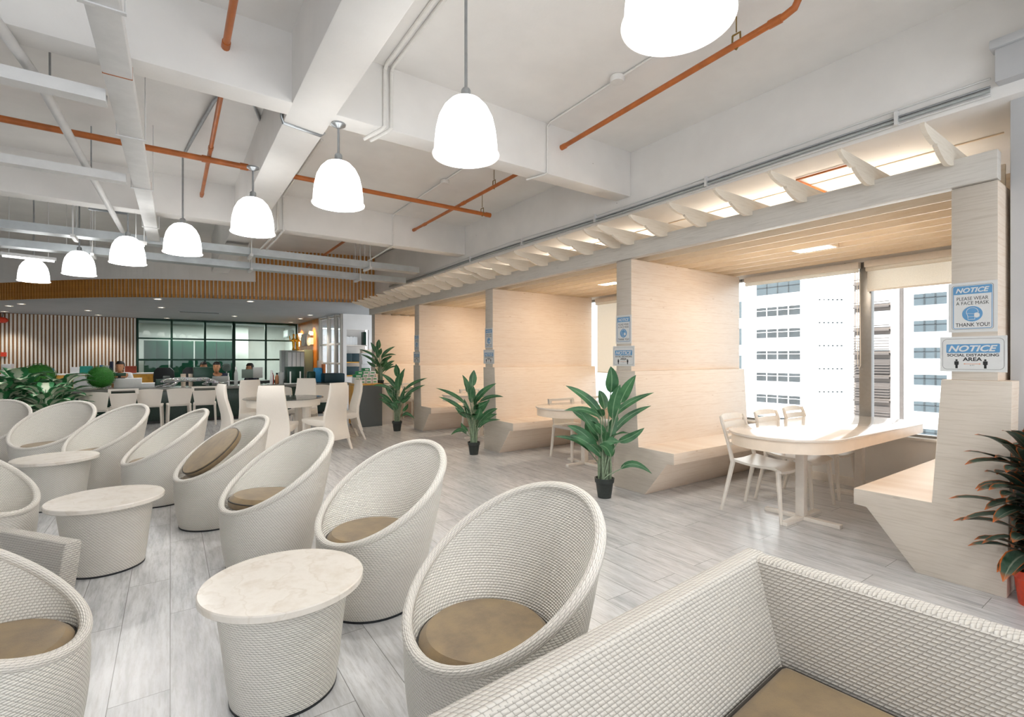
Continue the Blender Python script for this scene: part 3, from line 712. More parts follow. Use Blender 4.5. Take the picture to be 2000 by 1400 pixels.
# ------------------------------------------------------------------ wicker sofa in the foreground
def sofa(label, loc, rz, length, hgt, depth=0.78, arm=True, group=None):
    """corner at origin, back runs along -x, arm runs along -y"""
    t = thing('wicker_sofa', label, 'sofa', loc, rz, group)
    seat = 0.30
    bk = [(0, 0.0), (0, hgt - 0.01), (-0.012, hgt), (-0.06, hgt), (-0.07, hgt - 0.01), (-0.165, seat), (-0.165, 0.0)]
    G().prism(bk, -length, 0.0, lambda a, b, x: (x, a, b)).build('backrest', 'wicker_sofa', t, bevel=0.006)
    if arm:
        G().prism([(0, 0), (0, hgt - 0.010), (-0.012, hgt - 0.002), (-0.06, hgt - 0.002), (-0.07, hgt - 0.010), (-0.08, 0)], -depth, -0.005, lambda a, b, y: (a, y, b)).build('armrest', 'wicker_sofa', t, bevel=0.006)
    x1 = -0.08 if arm else 0.0
    G().box(-length, x1, -depth, -0.15, 0.02, seat).build('seat_base', 'wicker_sofa', t, bevel=0.01)
    return t, x1
sf, x1 = sofa('long white wicker sofa with brown seat in the foreground', (1.675, 0.95, 0), R(4.5), 1.55, 0.685)
o = G().box(-1.5, -0.088, -0.76, -0.158, 0.301, 0.385).build('seat_cushion', 'cushion', sf, bevel=0.028, seg=4)
pp = rrect(1.405, 0.597, 0.03, 5, -0.794, -0.459)
G().tube([(a, b, 0.374) for a, b in pp], 0.0045, 6, closed=True).build('piping', 'piping', o)
s2, _ = sofa('low white wicker sofa back behind the lower left tub chair', (-0.335, 2.89, 0), R(127), 0.0, 0.5) if False else (None, 0)
t = thing('wicker_settee', 'low white wicker settee end beyond the lower left tub chair', 'sofa', (-0.40, 2.95, 0), R(126.7))
# local x runs along its back, away to the left; its seat lies on the -y... side away from the tub chairs
G().prism([(0.0, 0.02), (0.012, 0.5), (0.02, 0.515), (0.075, 0.515), (0.085, 0.5), (0.085, 0.02)], 0.0, 0.72, lambda a, b, x: (x + 0.22 * (0.515 - b) * (1 - x), -a, b)).build('backrest', 'wicker_sofa', t, bevel=0.006)
G().box(0.22, 0.72, 0.0, 0.3, 0.02, 0.3).build('seat_base', 'wicker_sofa', t, bevel=0.01)
# ================================================================== BOOTH TABLES
def booth_table(label, y, loc_x=4.1):
    t = thing('booth_table', label, 'table', (loc_x, y, 0), 0, 'long tables in the booths')
    def stad(r, n=20):
        return [(-r * math.sin(PI * i / n), r * math.cos(PI * i / n)) for i in range(n + 1)] + [(1.77, -r), (1.77, r)]
    G().prism(stad(0.425), 0.735, 0.755, lambda a, b, z: (a, b, z)).build('tabletop', 'table_white', t, bevel=0.004)
    G().prism(stad(0.405), 0.645, 0.735, lambda a, b, z: (a, b, z)).build('apron', 'table_edge', t)
    for k, x in enumerate((0.26, 1.45)):
        o = G().box(x - 0.035, x + 0.035, -0.035, 0.035, 0.03, 0.645).build('leg', 'metal_white', t, bevel=0.006)
        if k == 0:
            g = G(); g.box(x - 0.3, x + 0.3, -0.028, 0.028, 0, 0.03); g.box(x - 0.028, x + 0.028, -0.3, 0.3, 0, 0.03)
            g.build('foot', 'metal_white', o, bevel=0.003)
        else: G().box(x - 0.06, x + 0.06, -0.2, 0.2, 0, 0.03).build('foot', 'metal_white', o, bevel=0.003)
    return t
bt = booth_table('glossy white table with rounded end in the nearest booth', 1.99)
for y, lb in ((4.62, 'cream table with rounded end in the second booth, behind the big plant'), (7.2, 'cream table with rounded end in the third booth'), (9.78, 'cream table with rounded end in the farthest booth')): q = dup(bt, (4.1, y, 0), 0, lb)
q.location.x = 4.42; q.scale.x = 0.83
# white plastic chairs with slotted backs, facing local +x
def slot_chair():
    t = thing('slotted_chair', '', 'chair')
    g = G(); n = 10; rings = []
    for i in range(n + 1):
        u = i / n; x = -0.2 + 0.42 * u; zc = 0.445 + 0.012 * (1 - u) * 1.2 - 0.018 * math.sin(PI * u) + (-0.03 * max(0, u - 0.85) / 0.15)
        rings.append([(x, w * (0.205 - 0.012 * u), zc + 0.014 * abs(w) ** 2.5 + dz) for w, dz in ((-1, 0), (-0.6, 0), (0, 0), (0.6, 0), (1, 0), (1, -0.02), (0.6, -0.022), (0, -0.022), (-0.6, -0.022), (-1, -0.02))])
    g.loft(rings, True, True, True); g.build('seat', 'white_plastic', t, ang=60)
    # backrest: two uprights and five rails
    g = G()
    def back(z): k = (z - 0.46) / 0.4; return -0.2 - 0.10 * k - 0.02 * k * k
    for sgn in (-1, 1):
        g.tube([(back(z) + 0.004, sgn * (0.195 - 0.01 * (z - 0.46)), z) for z in (0.44, 0.52, 0.6, 0.7, 0.78, 0.83)], [0.02, 0.017, 0.016, 0.016, 0.017, 0.012], 8)
    for z0, z1 in ((0.575, 0.6), (0.625, 0.65), (0.675, 0.70), (0.725, 0.775), (0.795, 0.845)):
        rr = []
        for i in range(9):
            w = -1 + i / 4; bow = -0.028 * (1 - w * w)
            drop = 0.018 * abs(w) ** 4 if z1 > 0.8 else 0
            rr.append([(back(z0) + bow + 0.008, w * 0.19, z0), (back(z1) + bow + 0.008, w * 0.19, z1 - drop), (back(z1) + bow - 0.006, w * 0.19, z1 - drop), (back(z0) + bow - 0.006, w * 0.19, z0)])
        g.loft(rr, True, True, True)
    g.build('backrest', 'white_plastic', t, ang=40)
    for sx, sy in ((1, 1), (1, -1), (-1, 1), (-1, -1)):
        top = (0.185, sy * 0.175, 0.435) if sx > 0 else (-0.19, sy * 0.19, 0.45); bot = (0.225, sy * 0.205, 0.0) if sx > 0 else (-0.29, sy * 0.205, 0.0)
        q = [Vector(top).lerp(Vector(bot), k / 4) for k in range(5)]
        g = G().tube(q, [0.021, 0.02, 0.018, 0.016, 0.014], 8); o = g.build('leg', 'white_plastic', t)
    return t
sc0 = slot_chair()
for k, (x, y, lb) in enumerate(((4.26, 2.24, 'white slot backed chair nearest the corridor, at the glossy booth table'), (4.83, 2.24, 'white slot backed chair in the middle of the glossy booth table'), (5.42, 2.26, 'white slot backed chair next to the window in the nearest booth'))):
    if k == 0: sc0.location = (x, y, 0); sc0.rotation_euler = (0, 0, R(-88)); sc0['label'] = lb; sc0['group'] = 'slot backed chairs in the nearest booth'
    else: dup(sc0, (x, y, 0), R(-91), lb, 'slot backed chairs in the nearest booth')
# wicker-backed low chairs (booths and reception counter), facing local +x
def low_chair(slot, mt='wicker_far'):
    t = thing('counter_chair' if mt == 'leather' else 'wicker_chair', '', 'chair')
    g = G(); n = 8; prof_ = [(0.44, -0.20), (0.55, -0.215), (0.68, -0.24), (0.765, -0.262)] if not slot else [(0.44, -0.20), (0.55, -0.215), (0.68, -0.24), (0.71, -0.247)]
    rr = []
    for z, x in prof_:
        hw = 0.17 + 0.05 * (z - 0.44) / 0.33; ring = []
        for i in range(n + 1):
            w = -1 + 2 * i / n; arch = -0.02 * abs(w) ** 2 if z > 0.75 else 0
            ring.append((x - 0.03 * (1 - w * w) + 0.012, w * hw, z + arch))
        for i in range(n, -1, -1):
            w = -1 + 2 * i / n; arch = -0.02 * abs(w) ** 2 if z > 0.75 else 0
            ring.append((x - 0.03 * (1 - w * w) - 0.012, w * hw, z + arch))
        rr.append(ring)
    g.loft(rr, True, True, True)
    if slot:
        for sgn in (-1, 1): g.box(-0.275, -0.238, sgn * 0.2 - 0.022, sgn * 0.2 + 0.022, 0.69, 0.775)
        g.box(-0.278, -0.25, -0.222, 0.222, 0.76, 0.79)
    g.build('backrest', mt, t, ang=45)
    G().box(-0.2, 0.22, -0.2, 0.2, 0.405, 0.45).build('seat', mt, t, bevel=0.012)
    for sx, sy in ((1, 1), (1, -1), (-1, 1), (-1, -1)):
        x0 = 0.19 if sx > 0 else -0.195; x1_ = 0.21 if sx > 0 else -0.245
        q = [(x0, sy * 0.175, 0.43), ((x0 + x1_) / 2, sy * 0.185, 0.2), (x1_, sy * 0.19, 0)]
        G().tube(q, [0.021, 0.019, 0.017], 8).build('leg', 'white_plastic' if mt == 'leather' else 'metal_white', t)
    return t
wc0 = low_chair(True); wc0.location = (4.5, 5.0, 0); wc0.rotation_euler = (0, 0, R(-92)); wc0['label'] = 'cream wicker chair with handle slot in the second booth'; wc0['group'] = 'wicker chairs in the booths'
for x, y, lb in ((5.15, 5.02, 'cream wicker chair nearer the window in the second booth'), (4.55, 7.6, 'cream wicker chair in the third booth'), (4.5, 10.2, 'cream wicker chair in the farthest booth')): dup(wc0, (x, y, 0), R(-88), lb)
# ================================================================== POTTED PLANTS
def pot(t, r0, r1, h, mt, rim=True):
    pr = [(0.005, 0.0), (r0, 0.0), (r0 + (r1 - r0) * 0.72, h * 0.74), (r1 - 0.004, h * 0.76), (r1, h * 0.78), (r1 + 0.004, h), (r1 - 0.008, h), (r1 - 0.014, h * 0.9), (0.005, h * 0.88)]
    return G().lathe(pr, 28, cap0=True).build('pot', mt, t)
LV = [((795, 310), None, (785, 70), 112), ((875, 400), (900, 280), (992, 145), 92), ((812, 545), (800, 380), (868, 232), 112), ((740, 545), (640, 350), (402, 250), 78),
      ((700, 530), (560, 410), (365, 455), 52), ((720, 610), (600, 560), (468, 482), 78), ((850, 545), (960, 400), (1252, 322), 58), ((852, 680), (960, 520), (1220, 445), 60),
      ((690, 830), (560, 640), (408, 608), 78), ((740, 915), (600, 720), (425, 688), 78), ((640, 880), (560, 730), (308, 738), 46), ((705, 770), (620, 690), (612, 575), 104),
      ((860, 745), (960, 720), (1082, 615), 70), ((826, 706), (890, 640), (975, 600), 36), ((705, 760), (770, 720), (866, 745), 78), ((795, 880), (760, 770), (678, 765), 84),
      ((800, 925), (860, 880), (862, 790), 62), ((880, 995), (980, 870), (1148, 1022), 56), ((762, 475), (770, 370), (725, 300), 84), ((690, 690), (640, 640), (520, 470), 60),
      ((800, 760), (830, 660), (880, 470), 70), ((750, 700), (690, 600), (640, 585), 70)]
def broad_plant():
    t = thing('potted_plant', '', 'plant'); k = 0.00107
    pot(t, 0.064, 0.092, 0.19, 'pot_black'); G().lathe([(0.075, 0.0), (0.01, 0.004)], 24, c=(0, 0, 0.172), cap1=True).build('soil', 'soil', t)
    g = G(); st = G(); rnd = random.Random(3)
    for n_, (b, m_, tip, w) in enumerate(LV):
        dep = rnd.uniform(-0.22, 0.22) * (0.6 if n_ in (2, 14, 15) else 1)
        if n_ in (2, 14, 15): dep = -0.1 - 0.06 * rnd.random()
        def W3(q, dd): return Vector(((q[0] - 750) * k, dd, (1262 - q[1]) * k))
        B, T_ = W3(b, dep * 0.5), W3(tip, dep)
        Mi = W3(m_, dep * 0.8) if m_ else (B + T_) / 2 + Vector((0.02, -0.02, 0))
        g.leaf(B, Mi, T_, w * k * 1.05, (rnd.uniform(-.2, .2), -1, rnd.uniform(0.0, 0.4)), n=9, fold=0.22, wave=0.10)
        root = Vector((rnd.uniform(-0.055, 0.055), rnd.uniform(-0.05, 0.05), 0.165))
        mid = root.lerp(B, 0.55); mid.x = mid.x * 0.7 + root.x * 0.3
        st.tube([root, mid, B, B.lerp(Mi, 0.35)], [0.009, 0.007, 0.005, 0.003], 6)
    for n_ in range(12):
        a = rnd.uniform(0, 2 * PI); z0 = rnd.uniform(0.42, 0.8); ln = rnd.uniform(0.2, 0.34); ca, sa = math.cos(a), math.sin(a)
        B = Vector((0.06 * ca, 0.06 * sa, z0)); T_ = B + Vector((ln * ca * 0.8, ln * sa * 0.8, ln * rnd.uniform(0.1, 0.7))); Mi = (B + T_) / 2 + Vector((0, 0, 0.05))
        g.leaf(B, Mi, T_, rnd.uniform(0.06, 0.095), (0, 0, 1), n=8, fold=0.2, wave=0.14)
        st.tube([(0.03 * ca, 0.03 * sa, 0.165), (0.03 * ca, 0.03 * sa, z0 * 0.7), B, B.lerp(Mi, 0.4)], [0.008, 0.007, 0.005, 0.003], 6)
    for _ in range(10):
        a = rnd.uniform(0, 2 * PI); r_ = rnd.uniform(0.01, 0.06); st.tube([(r_ * math.cos(a), r_ * math.sin(a), 0.165), (r_ * 1.1 * math.cos(a), r_ * 1.1 * math.sin(a), 0.32), (0.6 * r_ * math.cos(a), r_ * math.sin(a), 0.5)], [0.013, 0.010, 0.004], 6)
    g.build('foliage', 'leaf', t, ang=80); st.build('stems', 'stem', t)
    return t
bp0 = broad_plant(); BR = -YAW
gp_ = 'potted broad leaved plants'
bp0.location = (3.47, 3.40, 0); bp0.rotation_euler = (0, 0, BR); bp0['label'] = 'big broad leaved plant in a black pot before the second screen'; bp0['group'] = gp_
o = dup(bp0, (3.51, 5.97, 0), BR + R(165), 'broad leaved plant in a black pot before the third screen', gp_, 0.93)
o = dup(bp0, (3.47, 8.72, 0), BR + R(-14), 'broad leaved plant in a black pot before the fourth screen', gp_, 0.98)
o = dup(bp0, (3.66, 10.12, 0.74), BR + R(195), 'broad leaved plant standing on the white plant box by the cabinet', gp_, 0.80)
# croton in a red pot at the right edge
t = thing('croton_plant', 'croton with orange edged leaves in a red pot at the right edge', 'plant', (3.875, 0.55, 0))
pot(t, 0.075, 0.098, 0.19, 'pot_red'); G().lathe([(0.08, 0.0), (0.01, 0.004)], 24, c=(0, 0, 0.17), cap1=True).build('soil', 'soil', t)
g = G(); st = G(); rnd = random.Random(11)
for n_ in range(210):
    a = rnd.uniform(0, 2 * PI); lvl = rnd.uniform(0.22, 0.82); ln = rnd.uniform(0.26, 0.42); el = rnd.uniform(-0.1, 0.5) + (lvl - 0.3) * 0.7
    if math.sin(a) > 0.35 and math.cos(a) > -0.62: ln *= 0.3
    b = Vector((0.03 * math.cos(a), 0.03 * math.sin(a), lvl)); d = Vector((math.cos(a) * math.cos(el), math.sin(a) * math.cos(el), math.sin(el)))
    tip = b + d * ln + Vector((0, 0, -0.06)); mid = b + d * ln * 0.55 + Vector((0, 0, 0.04))
    for q in (tip, mid):
        if q.x > -0.08: q.y = min(q.y, 0.09)
    if n_ % 9 == 0: tip.y = mid.y
    g.leaf(b, mid, tip, rnd.uniform(0.06, 0.1), (0, 0, 1), n=7, fold=0.3, wave=0.05)
for a in range(5): st.tube([(0.03 * math.cos(a * 1.3), 0.03 * math.sin(a * 1.3), 0.16), (0.025 * math.cos(a * 1.3 + .3), 0.025 * math.sin(a * 1.3 + .3), 0.5), (0.04 * math.cos(a * 1.3), 0.04 * math.sin(a * 1.3), 0.85)], [0.01, 0.008, 0.004], 6)
g.build('foliage', 'leaf_croton', t, ang=80); st.build('stems', 'stem', t)
# ================================================================== CEILING SERVICES
def pendant(label, p):
    if 0.6 < p.x < 0.75: p.x = 0.6
    zt = ZB if 3.49 < p.y < 3.69 or 0.6 < p.x < 1.0 else (ZC if p.y < 7.0 else ZC2)
    t = thing('pendant_lamp', label, 'pendant lamp', (p.x, p.y, 2.46), 0, 'white bell pendant lamps')
    h = zt - 2.46
    n = 96; pr = [(0.178, 0.0), (0.172, 0.012), (0.169, 0.06), (0.161, 0.13), (0.145, 0.2), (0.117, 0.255), (0.082, 0.292), (0.05, 0.306)]
    rings = [[((r + (0.0018 if i % 2 else 0)) * math.cos(2 * PI * i / n), (r + (0.0018 if i % 2 else 0)) * math.sin(2 * PI * i / n), z) for i in range(n)] for r, z in pr]
    g = G().loft(rings); g.build('shade', 'shade_lit', t, ang=80)
    G().tube([(0.177 * math.cos(2 * PI * i / 48), 0.177 * math.sin(2 * PI * i / 48), 0.0) for i in range(48)], 0.006, 8, closed=True).build('shade_rim', 'shade_rim', t)
    G().lathe([(0.05, 0.303), (0.05, 0.31), (0.026, 0.318), (0.026, 0.352), (0.02, 0.362), (0.008, 0.366)], 24, cap1=True).build('socket', 'steel', t)
    G().tube([(0, 0, 0.36), (0, 0, h - 0.02)], 0.0085, 10).build('stem', 'steel', t)
    G().lathe([(0.01, h - 0.035), (0.02, h - 0.03), (0.05, h - 0.012), (0.05, h)], 24, cap0=True, cap1=True).build('canopy', 'steel', t)
    G().ball((0, 0, 0.19), (0.035, 0.035, 0.06)).build('bulb', 'bulb', t)
    li = bpy.data.lights.new('lamp_glow', 'POINT'); li.energy = LAMP; li.shadow_soft_size = 0.06; li.color = (1.0, 0.98, 0.95)
    lo = bpy.data.objects.new('lamp_glow', li); COL.objects.link(lo); lo.parent = t; lo.location = (0, 0, 0.06)
    return t
LAMP = 20
pend = [(1323, 43, 'largest white bell pendant lamp, cut by the top edge'), (910, 303, 'second white bell pendant lamp, on a long stem'), (661, 399, 'third white bell pendant lamp, hung from the beam crossing'), (512, 457, 'fourth white bell pendant lamp, just left of the beam'),
        (357, 494, 'fifth white bell pendant lamp, right of the flat duct'), (250, 514, 'sixth white bell pendant lamp, under the duct end'), (155, 536, 'seventh white bell pendant lamp, second from the left'), (66, 549, 'farthest white bell pendant lamp, leftmost')]
for px, py, lb in pend: pendant(lb, atZ(px, py, 2.46))
# more of the same lamps continue behind the camera
for x, y, lb in ((1.35, -0.6, 'white bell pendant lamp just behind the camera'), (1.2, -2.2, 'white bell pendant lamp farther behind the camera')):
    pendant(lb, Vector((x, y, 0)))
# sprinkler pipes
def pipe(label, pts, r, extra=(), hang=()):
    t = thing('sprinkler_pipe', label, 'pipe', pts[0], 0, 'orange sprinkler pipes'); o0 = Vector(pts[0])
    G().tube([Vector(q) - o0 for q in pts], r, 12).build('pipe', 'pipe', t)
    for q, ax in extra:
        q = Vector(q) - o0; a = Vector(ax).normalized() * 0.035
        G().tube([q - a, q + a], r * 1.22, 12).build('coupling', 'pipe', t)
    for q, zt in hang:
        q = Vector(q) - o0; g = G().tube([q + Vector((0, 0, r + 0.06)), q + Vector((0, 0, zt - o0.z - q.z))], 0.004, 6)
        g.tube([q + Vector((0, r * 1.2, 0.07)), q + Vector((0, r * 1.35, 0)), q + Vector((0, 0, -r * 1.3)), q + Vector((0, -r * 1.35, 0)), q + Vector((0, -r * 1.2, 0.07)), q + Vector((0, r * 1.2, 0.07))], 0.006, 6)
        g.build('hanger', 'brass', t)
    return t
pipe('thick orange main pipe left of the beam', [(-6, 5.5, 3.25), (0.66, 5.5, 3.25)], 0.027, [((0.28, 5.5, 3.25), (1, 0, 0)), ((0.6, 5.5, 3.25), (1, 0, 0))], [((-2.2, 5.5, 3.25), ZC)])
pipe('thick orange main pipe right of the beam, above the third lamp', [(0.95, 5.5, 3.25), (3.47, 5.5, 3.25)], 0.025, [((3.45, 5.5, 3.25), (1, 0, 0))], [((3.36, 5.5, 3.25), ZC)])
pipe('orange branch pipe at the upper left, into the near beam', [(0.28, 0.16, 3.27), (0.28, 3.49, 3.27)], 0.02, [((0.28, 3.46, 3.27), (0, 1, 0))])
pipe('orange branch pipe crossing the main pipe left of the beam', [(0.31, 3.69, 3.31), (0.31, 7.0, 3.31)], 0.018, [((0.31, 5.35, 3.31), (0, 1, 0)), ((0.31, 6.9, 3.31), (0, 1, 0))])
pipe('long orange pipe with an elbow at the top right', [(3.0, 3.49, 3.32), (2.9, 1.42, 3.32), (2.9, 1.36, 3.335), (2.9, 1.34, 3.37), (2.9, 1.34, 3.5)], 0.021, [((2.903, 1.47, 3.32), (0, 1, 0)), ((3.0, 3.47, 3.32), (0, 1, 0))], [((2.92, 1.72, 3.32), ZC)])
pipe('thin orange branch pipe at the right, crossing above the main pipe', [(3.02, 3.69, 3.31), (3.05, 7.0, 3.31)], 0.02, [((3.035, 5.42, 3.31), (0, 1, 0)), ((3.05, 6.6, 3.31), (0, 1, 0)), ((3.05, 6.97, 3.31), (0, 1, 0))], [((3.03, 4.7, 3.31), ZC)])
pipe('short orange pipe in the far bay over the cable trays', [(2.5, 7.22, 3.4), (2.5, 11.6, 3.4)], 0.022)
# flat white duct with cross channels and hanging rods
t = thing('flat_duct', 'wide flat white cable duct hung along the left ceiling', 'duct', (-0.2, 4.0, 2.9))
dk = lambda y: 0.013 * y - 0.03
G().prism([(-0.065, 0.0), (0.065, 0.0), (0.065, 0.07), (-0.065, 0.07)], -6, 4.03, lambda a, b, y: (a + dk(y), y, b)).build('trunking', 'steel_paint', t, bevel=0.004)
g = G()
for y in (-0.55, 1.6): g.box(-0.066 + dk(y), 0.066 + dk(y), y - 0.005, y + 0.005, -0.001, 0.071)
g.build('joint_band', 'pipe', t, smooth=False)
for y in (-1.2, 0.35, 1.6, 3.2):
    g = G()
    for x in (-0.08 + dk(y), 0.08 + dk(y)): g.tube([(x, y, -0.006), (x, y, (ZC if y < 3.0 else ZC2) - 2.9)], 0.004, 6)
    g.box(-0.085 + dk(y), 0.085 + dk(y), y - 0.012, y + 0.012, -0.008, -0.001); g.build('hanger', 'steel_paint', t)
for y, lb in ((3.77, 'white steel channel from the flat duct to the left, nearer one'), (5.38, 'white steel channel from the flat duct to the left, farther one')):
    t = thing('steel_channel', lb, 'channel', (-0.31, y, 2.86), 0, 'white steel channels')
    g = G(); g.box(-6, 0, -0.05, 0.05, 0, 0.012); g.box(-6, 0, -0.05, -0.038, 0.012, 0.07); g.box(-6, 0, 0.038, 0.05, 0.012, 0.07); g.build('channel', 'steel_paint', t, smooth=False)
    g = G()
    for x in (-0.9, -3.0): g.tube([(x, 0, 0.01), (x, 0, ZC - 2.86)], 0.006, 6)
    g.build('rod', 'steel_paint', t)
t = thing('round_conduit', 'long round white conduit along the left ceiling', 'conduit', (-0.6, 4, 3.0))
G().tube([(-0.36, -5, 0.0), (-0.14, -1.0, 0.0), (-0.04, 0.0, 0.0), (0.1, 4.0, -0.02)], 0.028, 12).build('conduit', 'steel_paint', t)
for y in (0.05, 1.95, 3.3):
    g = G().box(-0.16, 0.2, y - 0.012, y + 0.012, 0.036, 0.06); g.tube([(0.0, y - 0.0, 0.06), (0.0, y, ZC - 3.0)], 0.006, 6); g.build('hanger', 'steel', t)
# cable trays in the far bay
def tray(label, y, z, x0, x1_):
    t = thing('cable_tray', label, 'cable tray', (x1_, y, z), 0, 'cable trays across the hall')
    n = x0 - x1_
    g = G(); g.box(n, 0, -0.1, 0.1, 0, 0.004); g.box(n, 0, -0.1, -0.096, 0.004, 0.1); g.box(n, 0, 0.096, 0.1, 0.004, 0.1); g.box(n, 0, -0.096, -0.08, 0.096, 0.1); g.box(n, 0, 0.08, 0.096, 0.096, 0.1)
    g.box(-0.003, 0, -0.096, 0.096, 0.004, 0.1); g.build('tray', 'tray_zinc', t, smooth=False)
    for x in (-0.9, -2.65, -4.6, -6.6):
        g = G(); g.box(x - 0.02, x + 0.02, -0.19, 0.16, -0.035, -0.001)
        for yy in (-0.15, 0.13): g.tube([(x, yy, -0.03), (x, yy, ZC2 - z)], 0.0075, 6)
        g.build('hanger', 'steel_paint', t)
    return t
tray('nearer zinc cable tray across the far bay', 8.16, 2.87, -7, 3.62)
tray('farther zinc cable tray across the far bay', 9.0, 2.80, -7, 3.72)
# fluorescent battens near the left trays
for k, (a, b, lb) in enumerate((((120, 494), (186, 500), 'lit white strip light between the left pendant lamps'), ((0, 500), (110, 512), 'lit white strip light at the far left'), ((262, 478), (285, 482), 'short lit strip light at the end of the flat duct'))):
    z = (2.95, 2.71, 2.71)[k]; p0 = atZ(a[0], a[1], z); p1 = atZ(b[0], b[1], z); m_ = (p0 + p1) / 2; d = (p1 - p0)
    t = thing('strip_light', lb, 'strip light', (m_.x, m_.y, z), math.atan2(d.y, d.x), 'strip lights under the trays'); h = min(0.6, d.length / 2)
    G().box(-h, h, -0.03, 0.03, 0.02, 0.06).build('batten', 'steel_paint', t, bevel=0.004)
    G().tube([(-h + 0.02, 0, 0.008), (h - 0.02, 0, 0.008)], 0.014, 10).build('tube', 'tube_lit', t)
    g = G()
    for x in (-h * 0.7, h * 0.7): g.tube([(x, 0, 0.06), (x, 0, (ZC2 if m_.y > 7.1 else ZC) - z)], 0.005, 6)
    g.build('hanger', 'steel_paint', t)
# conduits fixed to slab and beams
def conduit(label, pts, r=0.009, mt='conduit_white', box=None, n=6):
    t = thing('wall_conduit', label, 'conduit', pts[0], 0, 'conduits on the slab'); o0 = Vector(pts[0])
    G().tube([Vector(q) - o0 for q in pts], r, 8).build('conduit', mt, t)
    if box:
        q = Vector(box) - o0; G().lathe([(0.05, 0.0), (0.055, 0.01), (0.055, 0.04), (0.045, 0.05)], 20, c=(q.x, q.y, q.z - 0.05), cap0=True, cap1=True).build('junction_box', 'conduit_white', t)
    return t
for dx in (0, 0.05):
    conduit('white conduit %s of the pair down the beam face' % ('left' if dx == 0 else 'right'), [(1.29 + dx, 1.6, 3.488), (1.29 + dx, 3.44, 3.488), (1.29 + dx, 3.475, 3.46), (1.29 + dx, 3.478, 3.05), (1.27 + dx, 3.5, 3.03), (1.22 + dx, 3.72, 3.03)], 0.014)
conduit('white conduit with round box running to the near beam at right', [(2.78, 0.6, 3.488), (2.82, 3.43, 3.488), (2.82, 3.476, 3.46), (2.82, 3.478, 3.04), (2.8, 3.5, 3.03), (2.75, 3.7, 3.03)], 0.009, box=(2.79, 2.6, 3.5))
conduit('white conduit with round box down the farther beam', [(2.7, 3.8, 3.488), (2.72, 6.95, 3.488), (2.72, 6.985, 3.46), (2.72, 6.985, 3.03), (2.7, 7.3, 3.0), (2.7, 8.1, 2.97)], 0.011, box=(2.71, 5.3, 3.5))
for dx in (0, 0.07):
    conduit('white conduit %s of the pair above the third lamp' % ('left' if dx == 0 else 'right'), [(1.15 + dx, 5.0, 3.488), (1.15 + dx, 6.95, 3.488), (1.15 + dx, 6.985, 3.46), (1.15 + dx, 6.985, 3.03), (1.12 + dx, 7.3, 2.98), (1.1 + dx, 8.1, 2.97)], 0.014)
conduit('grey conduit bent round the underside of the beam', [(0.648, 3.75, 3.5), (0.648, 3.78, 3.06), (0.66, 3.8, 3.03), (0.8, 3.83, 3.03), (0.93, 3.86, 3.03), (0.96, 3.86, 3.06)], 0.011, 'steel')
conduit('grey flexible conduit to the fifth lamp', [(0.5, 3.75, 3.49), (0.42, 4.3, 3.48), (0.3, 4.7, 3.47), (0.2, 5.5, 3.48), (0.13, 6.1, 3.49)], 0.014, 'steel')
conduit('grey bent conduit at the fourth lamp', [(0.6, 3.75, 3.48), (0.5, 4.0, 3.47), (0.55, 4.5, 3.46), (0.66, 4.9, 3.49)], 0.013, 'steel')
# cables along the edge beam
for k, (z, r_, mt, lb) in enumerate(((2.975, 0.006, 'steel_paint', 'uppermost thin pale cable along the edge beam'), (2.932, 0.007, 'steel', 'second cable along the edge beam'), (2.908, 0.010, 'light_grey', 'thick grey cable along the edge beam'), (2.882, 0.007, 'steel_paint', 'lowest pale cable along the edge beam'))):
    pts = [(3.945 - r_, y, z + 0.010 * math.sin(y * 1.3) * (1 if k else 1.6)) for y in [0.75 + 0.4 * i for i in range(25)]]
    t = thing('edge_cable', lb, 'cable', pts[0], 0, 'cables on the edge beam'); o0 = Vector(pts[0])
    G().tube([Vector(q) - o0 for q in pts], r_, 6).build('cable', mt, t)
    if k == 2:
        for y in (1.2, 2.6, 4.0, 5.4, 6.8): G().box(-0.02, 0.02, y - 0.76, y - 0.74, -0.03, 0.06).build('clip', 'steel_paint', t, smooth=False)
conduit('small conduit under the soffit above the third rafter', [(4.3, 1.55, 2.845), (4.3, 2.0, 2.845), (4.9, 2.0, 2.845)], 0.008, 'pipe')
conduit('long thin batten line under the soffit', [(4.55, 0.8, 2.852), (4.55, 6.0, 2.852)], 0.006, 'pine_slat')
# reception downlights and diffuser
dl = [(18, 597), (42, 593), (9, 608), (172, 606), (192, 615), (308, 583.5), (315, 600), (326, 621), (458, 617), (489, 588), (606, 615), (587, 622), (568, 629)]
for k, (px, py) in enumerate(dl):
    p = atZ(px, py, ZR)
    where = ['at the far left, front', 'at the far left, second', 'at the far left, rear', 'over the slatted wall, front', 'over the slatted wall, rear', 'front middle by the curved edge', 'middle, left of the air slot', 'over the left end of the glazing', 'over the right part of the glazing', 'front, right of the air slot', 'nearest the white lattice', 'over the orange wall, middle', 'over the orange wall, rear'][k]
    t = thing('downlight', 'round white downlight in the reception ceiling ' + where, 'downlight', (p.x, p.y, ZR), 0, 'reception downlights')
    G().lathe([(0.075, -0.001), (0.085, -0.006), (0.07, -0.012), (0.06, -0.004)], 20).build('trim_ring', 'metal_white', t)
    G().lathe([(0.062, -0.004), (0.01, -0.004)], 20, cap1=True).build('lens', 'down_lit', t, smooth=False)
p = atZ(390, 609, ZR); t = thing('air_diffuser', 'dark linear air slot in the reception ceiling', 'air vent', (p.x, p.y, ZR - 0.02))
G().box(-0.5, 0.5, -0.1, 0.1, 0, 0.02).build('frame', 'light_grey', t, smooth=False)
